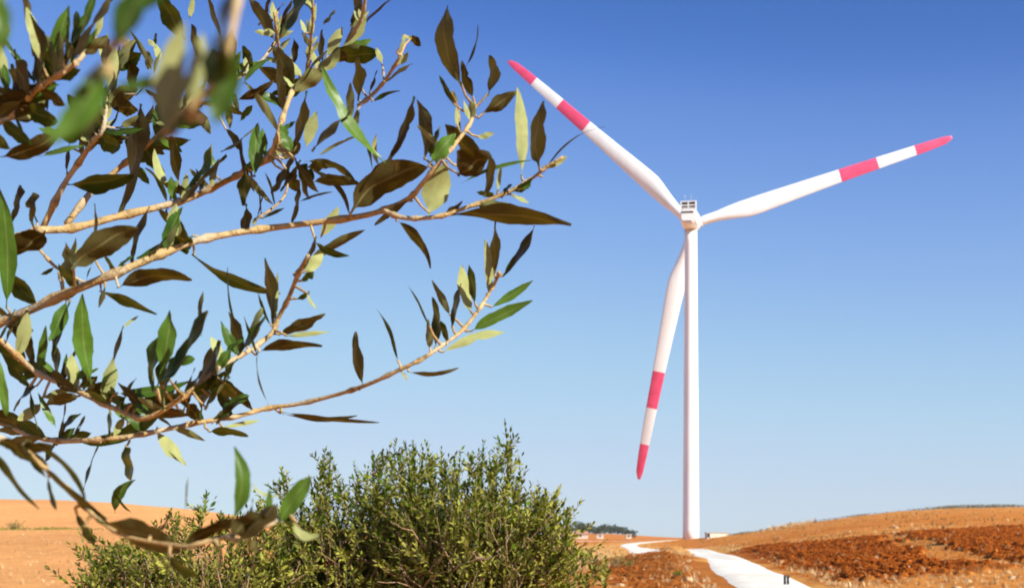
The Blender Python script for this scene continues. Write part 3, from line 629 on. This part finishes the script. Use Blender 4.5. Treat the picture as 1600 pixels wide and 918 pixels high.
def facing(axis, tone):
    """upper-side normal of a leaf: its blade is turned about its own axis until sun or shade falls on the visible side"""
    view = Vector((0, -1, 0)); v = (view-axis*view.dot(axis)).normalized(); s = axis.cross(v)
    best = None
    for k in range(17):
        ph = R_(-60+120*k/16); n = v*math.cos(ph)+s*math.sin(ph); q = n.dot(sun_dir)
        if tone in 'bd':
            c = abs(ph)*.25+max(0, q+.22)*6
        elif tone in 'gs': c = abs(ph)*.5-q*1.1
        else: c = abs(q-.12)*2+abs(ph)*.2
        c += random.uniform(0, .10)
        if best is None or c < best[0]: best = (c, n, ph)
    n, ph = best[1], best[2]
    return (n if tone in 'gd' else -n), ph
anch = {'main': (-.95, 1.45, 1.55), 'upper': (-.95, 1.5, 1.75), 'top': (-.85, 1.35, 1.95), 'lower': (-.95, 1.45, 1.52), 'long': (-.95, 1.45, 1.45), 'hang': (-.8, 1.2, 1.45), 'near': (-.2, .75, 1.95+.1), 'near2': (-.35, .8, 2.0)}
petm = MB()
for nm, (pts, r0, r1, d) in BR.items():
    q = catmull([(x, y, 0) for x, y in pts], 5)
    k = len(q); ph = random.uniform(0, 6)
    w3 = [P(p[0], p[1], d+.022*d*math.sin(i*.14+ph)*(1 if nm not in ('spur', 'hook', 'stalk', 'small') else .2)) for i, p in enumerate(q)]
    rad = [(r0+(r1-r0)*(i/(k-1))**.8)/F*d for i in range(k)]
    for i in range(3, k-1, 6): rad[i] *= 1.45; rad[i+1] *= 1.12
    if nm in anch:
        a = Vector(anch[nm]); st = w3[0]; ex = [a.lerp(st, t)+Vector((0, 0, .03*math.sin(math.pi*t))) for t in (0, .25, .5, .75)]
        w3 = ex+w3; rad = [rad[0]*(1.9-.22*i) for i in range(4)]+rad
    mb = MB(); mb.tube(w3, rad, 12, knob=.09)
    lv = Leaves()
    for (bx, by, tx, ty, wd, tone, bend) in LV[nm]:
        rndd = random.uniform(-.02, .02)*d
        i = min(range(k), key=lambda i: (q[i][0]-bx)**2+(q[i][1]-by)**2)
        core = w3[-k:][i]
        dist = math.hypot(q[i][0]-bx, q[i][1]-by)
        db = core.y+(.0 if dist < 14 else rndd)
        ln = math.hypot(tx-bx, ty-by)/F*d
        if wd > 30: db -= .02*d
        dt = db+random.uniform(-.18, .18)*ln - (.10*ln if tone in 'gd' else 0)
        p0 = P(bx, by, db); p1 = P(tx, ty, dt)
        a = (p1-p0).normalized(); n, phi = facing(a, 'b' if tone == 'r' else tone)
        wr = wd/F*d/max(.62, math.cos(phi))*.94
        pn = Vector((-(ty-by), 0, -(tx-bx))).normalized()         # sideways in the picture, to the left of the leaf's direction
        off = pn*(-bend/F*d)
        rnd = {'b': random.uniform(0, .25), 'd': random.uniform(0, .5), 'g': random.uniform(.2, .9), 's': random.uniform(.7, 1), 'o': random.uniform(.35, .7), 'r': 0}[tone]  # unlit leaves (b, d) get darker colour, sunlit ones paler: light painted in
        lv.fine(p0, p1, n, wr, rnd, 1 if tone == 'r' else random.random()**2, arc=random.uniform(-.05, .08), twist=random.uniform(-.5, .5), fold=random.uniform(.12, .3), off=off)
        if 2 < dist < 42: mb.tube([core, core.lerp(p0, .55)+rv(.0012), p0+a*.002], [.0013, .001, .0009], 6, cap=False)
    b = mb.obj('branch', M_twig, tree, True); b.matrix_parent_inverse = TINV
    if lv.n:
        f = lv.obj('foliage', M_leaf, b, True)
# trunk, limbs and the part of the crown outside the picture
mb = MB()
T = lambda *p: [Vector(x) for x in p]
def limb(pts, r0, r1):
    q = [Vector(p) for p in catmull(pts, 6)]; n = len(q); mb.tube(q, [r0+(r1-r0)*i/(n-1) for i in range(n)], 14, knob=.07)
limb([(-1.75, 1.9, -.2), (-1.72, 1.88, .4), (-1.62, 1.85, .9), (-1.5, 1.75, 1.3)], .15, .09)
for nm in ('main', 'upper', 'top', 'lower', 'long', 'hang'):
    a = anch[nm]; limb([(-1.52, 1.77, 1.22), (-1.25, 1.65, 1.2+.45*(a[2]-1.2)), a], .05, .012)
limb([(-1.52, 1.77, 1.22), (-1.3, 1.5, 1.9), (-.9, 1.1, 2.2), (-.35, .8, 2.02), ], .06, .009)
limb([(-.9, 1.1, 2.2), (-.5, .85, 2.25), (-.2, .75, 2.06)], .02, .008)
limb([(-1.5, 1.75, 1.25), (-1.7, 2.0, 1.9), (-1.9, 2.3, 2.5)], .07, .02)
t = mb.obj('trunk', M_trunk, tree, True); t.matrix_parent_inverse = TINV
lv = Leaves(); tb = MB()
for _ in range(260):
    p = Vector((random.uniform(-2.6, -.75), random.uniform(1.0, 2.8), random.uniform(1.35, 3.0)))
    if p.x > -.40*p.y-.28: continue
    q = p+Vector((random.gauss(0, .15), random.gauss(0, .15), random.gauss(.08, .12))); shoot(lv, tb, p, q, .055, .028, r=.0025, n_side=5)
nl = len(lv.V); lv.V += tb.v; nf = len(lv.F); lv.F += [tuple(i+nl for i in f) for f in tb.f]; lv.A += [(0, 0, 0, 1)]*len(tb.v)
c1 = mesh_obj('crown', lv.V, lv.F, [M_leaf, M_twig], tree, False, [0]*nf+[1]*len(tb.f), lv.A); c1.matrix_parent_inverse = TINV

# ---------------------------------------------------------------- wind turbine
M_white = mat('white_gelcoat', (.80, .79, .76), .38, .4)
n = noise(M_white, .35, 4, .6, stretch=(1, 1, .25)); L(M_white, ramp(M_white, n, [(.35, (.80, .80, .80)), (.6, (.88, .88, .88))]), bsdf(M_white).inputs['Base Color'])
M_red = mat('red_band_paint', (.80, .07, .16), .4, .4)
n = noise(M_red, .6, 3); L(M_red, ramp(M_red, n, [(.35, (.74, .06, .15)), (.65, (.84, .09, .20))]), bsdf(M_red).inputs['Base Color'])
M_dark = mat('dark_grille', (.05, .045, .045), .7); M_conc = mat('concrete', (.55, .50, .43), .85, .2); M_steel = mat('galvanised_steel', (.45, .45, .46), .45)
n = noise(M_conc, 3, 5); L(M_conc, ramp(M_conc, n, [(.3, (.42, .37, .31)), (.7, (.62, .57, .50))]), bsdf(M_conc).inputs['Base Color'])
TX, TY = 38.05, 302.5; TZ = gz(TX, TY)-.1; TZ = EYE-8.6/F*TY
wt = empty('wind_turbine', 'tall white three-bladed wind turbine with red banded blade tips', 'wind turbine', (TX, TY, TZ))
mb = MB(); H = 67.0-TZ; K = 24; n = 48
def ring(z, r): return [(r*math.cos(2*math.pi*j/n), r*math.sin(2*math.pi*j/n), z) for j in range(n)]
prof = [(.22+(H-.22)*i/24, 1.72-.42*i/24) for i in range(25)]
vs = []; fs = []
for z, r in prof: vs += ring(z, r)
for i in range(len(prof)-1):
    for j in range(n): fs.append((i*n+j, i*n+(j+1) % n, (i+1)*n+(j+1) % n, (i+1)*n+j))
fs.append(tuple(range(n))[::-1]); fs.append(tuple((len(prof)-1)*n+j for j in range(n)))
mb.add(vs, fs); tw = mb.obj('tower', M_white, wt); tw.data.polygons.foreach_set('use_smooth', np.array([abs(p.normal.z) < .3 for p in tw.data.polygons]))
for i in range(1, 4):
    z = .22+(H-.22)*i/4; r = 1.72-.42*i/4; mb = MB(); mb.tube([(0, 0, z-.035), (0, 0, z+.035)], r+.012, 48); mb.obj('flange', M_white, wt)
mb = MB()
mb.tube([(0, 0, -.9), (0, 0, .10)], 3.6, 48); mb.obj('foundation', M_conc, wt)
mb = MB(); mb.box((-.45, -1.83, 1.0), (.45, -1.55, 3.1)); Rt = Matrix.Rotation(R_(150), 4, 'Z')
mb.v = [tuple(Rt @ Vector(v)) for v in mb.v]; dr = mb.obj('door', M_steel, wt); bevel(dr, .03)
PSI, TILT, TH0, RR, HUBZ = .21, .075, .297, 56.5, 68.9
ROT = Matrix(((math.cos(PSI), math.sin(PSI), 0), (-math.sin(PSI), math.cos(PSI), 0), (0, 0, 1))).to_4x4() @ Matrix.Rotation(TILT, 4, 'X')
NC = Vector((0, 0, HUBZ-TZ))
NM = Matrix.Translation(NC) @ ROT        # local: +y toward the hub (away from the viewer), z up
def nac(mb_, name, mats, smooth=False, par=None):
    mb_.v = [tuple(NM @ Vector(v)) for v in mb_.v]; return mb_.obj(name, mats, par or wt, smooth)
mb = MB()   # nacelle body: lofted sections
secs = [(-6.3, 1.55, -.95, 1.55, .75), (-6.0, 1.68, -1.35, 1.66, .95), (-2.2, 1.74, -1.75, 1.70, 1.2), (1.6, 1.72, -1.75, 1.70, 1.25), (2.9, 1.5, -1.5, 1.5, 1.1)]
vs = []; fs = []
for y, hw, zb, zt, bw in secs:
    vs += [(-bw, y, zb), (bw, y, zb), (hw*.97, y, zb+.55), (hw, y, zb+1.0), (hw, y, zt-.35), (hw-.35, y, zt), (-hw+.35, y, zt), (-hw, y, zt-.35), (-hw, y, zb+1.0), (-hw*.97, y, zb+.55)]
k = 10
for i in range(len(secs)-1):
    for j in range(k): fs.append((i*k+j, (i*k+(j+1) % k), (i+1)*k+(j+1) % k, (i+1)*k+j))
fs.append(tuple(range(k))); fs.append(tuple((len(secs)-1)*k+j for j in range(k))[::-1])
mb.add(vs, fs); nb = nac(mb, 'nacelle', [M_white]); 
bm = bmesh.new(); bm.from_mesh(nb.data); bmesh.ops.recalc_face_normals(bm, faces=bm.faces); bm.to_mesh(nb.data); bm.free(); bevel(nb, .12, 3)
mb = MB(); mb.tube([(0, 0, H-.4), (0, 0, H+.75)], 1.36, 40); mb.obj('yaw_ring', M_conc, wt, False)
# cooler frame on the rear roof
mb = MB()
for x in (-1.62, 1.42): mb.box((x, -6.25, 1.62), (x+.20, -5.2, 3.35))
for z in (1.75, 2.36, 3.13): mb.box((-1.42, -6.2, z), (1.42, -5.85, z+.20))
mb.box((-.12, -6.16, 1.97), (.12, -5.9, 3.10))
ck = nac(mb, 'cooler_frame', [M_white])
mb = MB(); mb.box((-1.40, -5.80, 1.75), (1.40, -5.3, 3.2)); nac(mb, 'cooler_core', [M_dark], par=ck)
mb = MB(); mb.box((-1.40, -6.345, .85), (1.05, -6.28, 1.22)); nac(mb, 'rear_vent', [M_dark])
mb = MB(); mb.box((-.9, -6.345, -.90), (.6, -6.20, -.72)); nac(mb, 'hatch_slot', [M_dark])
for x in (-.75, .55):
    mb = MB(); mb.tube([(x, -5.5, 3.1), (x, -5.5, 4.5)], .035, 6); mb.tube([(x-.22, -5.5, 4.3), (x+.22, -5.5, 4.3)], .03, 6)
    mb.tube([(x, -5.5, 4.45), (x, -5.5, 4.65)], .1, 8); nac(mb, 'wind_sensor', [M_steel])
HY = 4.55
mb = MB(); ys = [2.7, 2.95, 3.1, 3.6, 4.4, 5.2, 5.9, 6.4, 6.65]; rs = [1.25, 1.3, 1.62, 1.72, 1.75, 1.62, 1.25, .7, .12]
vs = []; fs = []
for y, r in zip(ys, rs): vs += [(r*math.cos(2*math.pi*j/32), y, r*math.sin(2*math.pi*j/32)) for j in range(32)]
for i in range(len(ys)-1):
    for j in range(32): fs.append((i*32+j, (i+1)*32+j, (i+1)*32+(j+1) % 32, i*32+(j+1) % 32))
fs.append(tuple(range(32))); fs.append(tuple((len(ys)-1)*32+j for j in range(32))[::-1])
mb.add(vs, fs); nac(mb, 'hub', [M_white], True)
def blade(theta):
    BANDS = [.560, .708, .856]
    st = sorted(set([0, .02, .035, .05, .07, .09, .115, .14, .17, .20, .24, .29, .35, .42, .49]+BANDS+[.62, .66, .76, .80, .90, .94, .97, .985, .995, 1.0]))
    n = 28; vs = []; fs = []; mi = []
    for s in st:
        r = 1.5+(RR-1.5)*s
        ch = np.interp(s, [0, .035, .07, .12, .19, .25, .40, .56, .75, .9, .97, 1], [2.0, 2.0, 2.15, 2.9, 3.9, 3.85, 3.25, 2.75, 2.35, 1.95, 1.55, .6])
        th = np.interp(s, [0, .035, .08, .14, .2, .4, .7, 1], [1, 1, .74, .40, .27, .19, .16, .13])
        tw_ = R_(np.interp(s, [0, .1, .2, .4, .7, 1], [6, 6, 4, 2, 0, -1]))
        ax_off = np.interp(s, [0, .035, .12, .2, 1], [.5, .5, .42, .33, .30])
        pre = .045*r*s**1.0+3.0*s**2.0                             # prebend away from the tower
        blend = float(np.clip((s-.03)/.13, 0, 1))
        for j in range(n):
            a = 2*math.pi*j/n; xx = .5*(1+math.cos(a))                   # 1 trailing .. 0 leading
            yt = math.sin(a)*.5*th
            foil = math.sin(a)*th*.5*(1.35*math.sqrt(max(xx, 0))*(1-xx*.55)+.05)*1.25
            yy = yt*(1-blend)+foil*blend
            cx = (xx-ax_off)*ch; cy = yy*ch
            X = cx*math.cos(tw_)-cy*math.sin(tw_); Yv = cx*math.sin(tw_)+cy*math.cos(tw_)
            vs.append(Vector((X, HY+pre-Yv, r)))
    M = Matrix.Rotation(-(theta-math.pi/2), 4, 'Y')
    # trailing edge trails clockwise as seen from behind: +x of the section at the top of the disc
    vs = [M @ v for v in vs]
    for i in range(len(st)-1):
        mid = (st[i]+st[i+1])/2; red = (BANDS[0] < mid < BANDS[1]) or mid > BANDS[2]
        for j in range(n): fs.append((i*n+j, i*n+(j+1) % n, (i+1)*n+(j+1) % n, (i+1)*n+j)); mi.append(1 if red else 0)
    fs.append(tuple(range(n))[::-1]); mi.append(0); fs.append(tuple((len(st)-1)*n+j for j in range(n))); mi.append(1)
    mb = MB(); mb.v = [tuple(v) for v in vs]; mb.f = fs; mb.m = mi
    b = nac(mb, 'blade', [M_white, M_red], True)
    bm = bmesh.new(); bm.from_mesh(b.data); bmesh.ops.recalc_face_normals(bm, faces=bm.faces); bm.to_mesh(b.data); bm.free()
    mb = MB(); a = Vector((0, HY, 1.25)); c = Vector((0, HY, 1.95)); mb.tube([M @ a, M @ c], 1.12, 28); nac(mb, 'root_collar', [M_white], True, b)
for k in range(3): blade(TH0+k*2*math.pi/3)

# ---------------------------------------------------------------- small structures
def place(o, x, y, dz=0): o.location = (x, y, gz(x, y)+dz)
M_plas = mat('pale_plaster', (.66, .52, .38), .9, .1); M_black = mat('black_plastic', (.02, .02, .02), .5)
n = noise(M_plas, 2, 4); L(M_plas, ramp(M_plas, n, [(.35, (.72, .62, .48)), (.65, (.82, .74, .62))]), bsdf(M_plas).inputs['Base Color'])
hx, hy = (1120-800)/F*235, 235; hz = gz(hx, hy)+.05
e = empty('service_kiosk', 'low flat pale concrete kiosk just right of the turbine tower base', 'kiosk', (hx, hy, hz))
mb = MB(); mb.box((-1.8, -1.2, -.5), (1.8, 1.2, .70)); bevel(mb.obj('wall', M_plas, e), .03)
mb = MB(); mb.box((-1.88, -1.3, .703), (1.88, 1.3, .80)); bevel(mb.obj('roof', M_conc, e), .03)
mb = MB(); mb.box((-1.72, -1.225, -.05), (-1.3, -1.19, .60)); mb.obj('door', M_dark, e)
for px, lab in ((1226.3, 'left of two short black marker posts at the edge of the white track'), (1231.2, 'right of two short black marker posts at the edge of the white track')):
    x, y = hit(px, 913.5); e = empty('marker_post', lab, 'post', (x, y, gz(x, y)), 'black marker posts by the track')
    mb = MB(); mb.tube([(0, 0, -.05), (0, 0, .27)], .040, 10); mb.obj('post', M_black, e, True)
    mb = MB(); mb.tube([(0, 0, .273), (0, 0, .30), (0, 0, .315)], [.048, .048, .02], 10); mb.obj('cap', M_black, e, True)

# far village and wood
M_roof = mat('clay_roof', (.42, .22, .14), .85, .1); M_wall = mat('whitewash', (.74, .68, .60), .9, .1); M_win = mat('window_glass', (.06, .07, .08), .2)
n = noise(M_wall, 1, 4); L(M_wall, ramp(M_wall, n, [(.35, (.52, .42, .32)), (.65, (.68, .58, .47))]), bsdf(M_wall).inputs['Base Color'])
def house(px, d, w_, dp, h, label, gable):
    w_ *= .85; h *= .72
    x = (px-800)/F*d; z = gz(x, d); e = empty('house', label, 'house', (x, d, z), 'pale houses below the far wood')
    mb = MB(); mb.box((-w_/2, -dp/2, -1), (w_/2, dp/2, h)); mb.obj('wall', M_wall, e)
    mb = MB()
    if gable:
        o = .35; a = w_/2+o; b = dp/2+o; rh = dp*.24
        mb.add([(-a, -b, h), (a, -b, h), (a, b, h), (-a, b, h), (-a, 0, h+rh), (a, 0, h+rh), (-a, -b, h+.12), (a, -b, h+.12), (a, b, h+.12), (-a, b, h+.12)],
               [(0, 3, 2, 1), (0, 1, 7, 6), (2, 3, 9, 8), (6, 7, 5, 4), (8, 9, 4, 5), (1, 2, 8, 5, 7), (3, 0, 6, 4, 9)])
    else: mb.box((-w_/2-.2, -dp/2-.2, h+.002), (w_/2+.2, dp/2+.2, h+.35))
    mb.obj('roof', M_roof if gable else M_conc, e)
    k = max(1, int(w_/4))
    for i in range(k):
        cx = -w_/2+(i+.5)*w_/k; mb = MB(); mb.box((cx-.5, -dp/2-.04, .9), (cx+.5, -dp/2+.1, 2.2)); mb.obj('window', M_win, e)
house(862, 640, 8, 7, 3.0, 'leftmost pale house below the far wood, half behind bush leaves', True)
house(882, 655, 6, 6, 2.6, 'small pale house second from the left below the far wood', True)
house(907, 640, 7.5, 6, 2.8, 'pale house with a gabled roof directly below the middle of the wood', True)
house(937, 660, 4, 5, 2.4, 'small flat-roofed pale shed below the right part of the wood', False)
house(982, 620, 2.6, 3, 2.4, 'tiny pale hut standing alone right of the wood', False)
def far_tree(px, d, h, wd, label, grp='trees on the far knoll'):
    x = (px-800)/F*d; z = gz(x, d)-.5; e = empty('tree', label, 'tree', (x, d, z), grp)
    mb = MB(); top = Vector((random.uniform(-.3, .3), 0, h*.6)); mb.tube([(0, 0, -.5), (0, 0, h*.25), top], [.26, .2, .1], 7)
    for k in range(5):
        a = 1.25*k; mb.tube([Vector((0, 0, h*(.22+.05*k))), Vector((math.cos(a)*wd*.3, math.sin(a)*wd*.3, h*(.5+.05*k)))], [.1, .04], 5, cap=False)
    mb.obj('trunk', M_trunk, e, True)
    lv = Leaves(); cl = [(Vector((random.gauss(0, .26)*wd, random.gauss(0, .26)*wd, h*random.uniform(.35, .88))), random.uniform(.18, .34)*wd) for _ in range(13)]
    for c, r in cl:
        for _ in range(60):
            u = rv().normalized(); p = c+Vector((u.x, u.y, u.z*.75))*r*random.uniform(.75, 1.05)
            a = (u+rv(.6)).normalized(); nn = (u+rv(.4)).normalized(); lv.cheap(p, a, nn, r*random.uniform(.25, .5), r*.28, random.random())
    lv.obj('crown', M_far, e)
kinds = ['leftmost rounded tree of the dark far wood', 'broad crowned tree near the left end of the far wood', 'tall rounded tree at the left peak of the far wood', 'domed tree just right of the left peak of the far wood', 'lower tree before the gap in the far wood', 'tall tree at the right peak of the far wood', 'rounded tree right of the right peak of the far wood', 'sloping tree halfway down the right end of the wood', 'low tree near the right end of the far wood', 'last small tree of the far wood at its right end', 'small lone dark tree right of the far wood']
for (px, d, h, wd), lab in zip([(872, 850, 5.0, 8), (892, 860, 5.5, 8), (906, 880, 6.5, 8.5), (921, 890, 6.0, 8), (934, 850, 4.2, 7), (944, 900, 5.4, 7.5), (955, 890, 5.6, 7), (966, 880, 5.0, 7), (975, 870, 4.2, 6), (984, 850, 3.6, 5), (991, 700, 4.6, 3.0)], kinds):
    far_tree(px, d, h, wd, lab)

# scrub along the skyline: bushes one can tell apart, then the low ground cover
def scrub(name, label, x, y, h, wd, n=240, m=M_scrub, grp=None, lf=.10):
    e = empty(name, label, 'bush', (x, y, gz(x, y)), grp); lv = Leaves(); tb = MB()
    for _ in range(max(6, n//12)):
        q = Vector((random.gauss(0, .3)*wd, random.gauss(0, .3)*wd, h*random.uniform(.4, 1))); tb.tube([(q.x*.15, q.y*.15, -.1), q*.6, q], [.02, .012, .005], 4, cap=False)
        for _ in range(12):
            t = random.uniform(.35, 1); p = q*t+rv(.05*wd); a = (q.normalized()+rv(.6)).normalized(); lv.cheap(p, a, (rv()+Vector((0, 0, .6))).normalized(), lf*random.uniform(.7, 1.5), lf*.4, random.random())
    tb.obj('stem', M_btwig, e); lv.obj('foliage', m, e); return e
scrub('shrub', 'small green shrub standing alone on the left field edge', (20-800)/F*112, 112, 1.0, 1.5, 420, M_bush, None, .09)
for (px, py, h, lab) in ((965, 888, .75, 'sparse green weed left of the red soil mound'), (925, 878, .7, 'tall sparse weed beside the right olive bush'), (985, 886, .4, 'small dark weed on top of the red soil mound'), (1062, 902, .25, 'low grey-green weed on the mound beside the track')):
    x, y = hit(px, py); scrub('weed', lab, x, y, h, h*1.3, 150, M_bush, None, .08)
def strip(name, pts, hh, n, m, spread, lf):
    lv = Leaves(); path = np.array(pts, float)
    seg = np.cumsum([0]+[np.hypot(*(path[i+1]-path[i])) for i in range(len(path)-1)])
    for _ in range(n):
        s = random.uniform(0, seg[-1]); x = np.interp(s, seg, path[:, 0])+random.gauss(0, spread*.3); y = np.interp(s, seg, path[:, 1])+random.gauss(0, spread)
        dens = .34+2.9*float(fbm(np.array(s*.13), np.array(3.3)))
        if random.random() > dens+.1: continue
        h = hh*(.35+.8*dens); z = gz(x, y)
        for _ in range(6):
            p = Vector((x+random.gauss(0, .25), y+random.gauss(0, .25), z+random.uniform(0, h))); lv.cheap(p, (rv(.5)+Vector((0, 0, .6))).normalized(), (rv()+Vector((0, -.3, .6))).normalized(), lf*random.uniform(.6, 1.5), lf*.35, random.random())
    o = lv.obj(name, m); o['kind'] = 'stuff'; return o
strip('skyline_scrub', [((px-800)/F*205, 205) for px in range(1265, 1700, 25)], .5, 2300, M_scrub, 2.6, .17)
strip('skyline_scrub', [((px-800)/F*225, 225) for px in range(1150, 1250, 20)], .4, 800, M_scrub, 3.0, .20)
strip('field_edge_weeds', [((px-800)/F*110, 110) for px in range(-30, 460, 30)], .35, 2600, M_bush, 1.2, .13)

pos = scatter(700, .13, .40, 60, 230, lambda X, Y, pl, gr: np.where(fbm(X*.12, Y*.12) > .04, .8, .06)*(1-pl))
M_weed = mat('dry_weed', (.16, .12, .035), .9, .1)
instance_mesh('hill_weeds', tp, pos, RNG.gamma(3, .04, len(pos))+.05, RNG.uniform(0, 6.3, len(pos)), M_weed)
yy = RNG.uniform(196, 214, 420); xx = (RNG.normal(1235, 17, 420)-800)/F*yy
instance_mesh('ridge_grass', tp, np.stack([xx, yy, zbase(xx, yy)], -1), RNG.gamma(4, .07, 420)+.08, RNG.uniform(0, 6.3, 420), M_straw)

# ---------------------------------------------------------------- haze
mb = MB(); mb.box((-900, -80, -3.5), (900, 1600, 140)); m = bpy.data.materials.new('haze_air'); m.use_nodes = True
m.node_tree.nodes.clear(); pv = m.node_tree.nodes.new('ShaderNodeVolumePrincipled'); mo = m.node_tree.nodes.new('ShaderNodeOutputMaterial')
pv.inputs['Color'].default_value = (.60, .84, 1, 1); pv.inputs['Density'].default_value = .00008; pv.inputs['Anisotropy'].default_value = .1
m.node_tree.links.new(pv.outputs[0], mo.inputs['Volume'])
o = mb.obj('haze', m); o['kind'] = 'stuff'
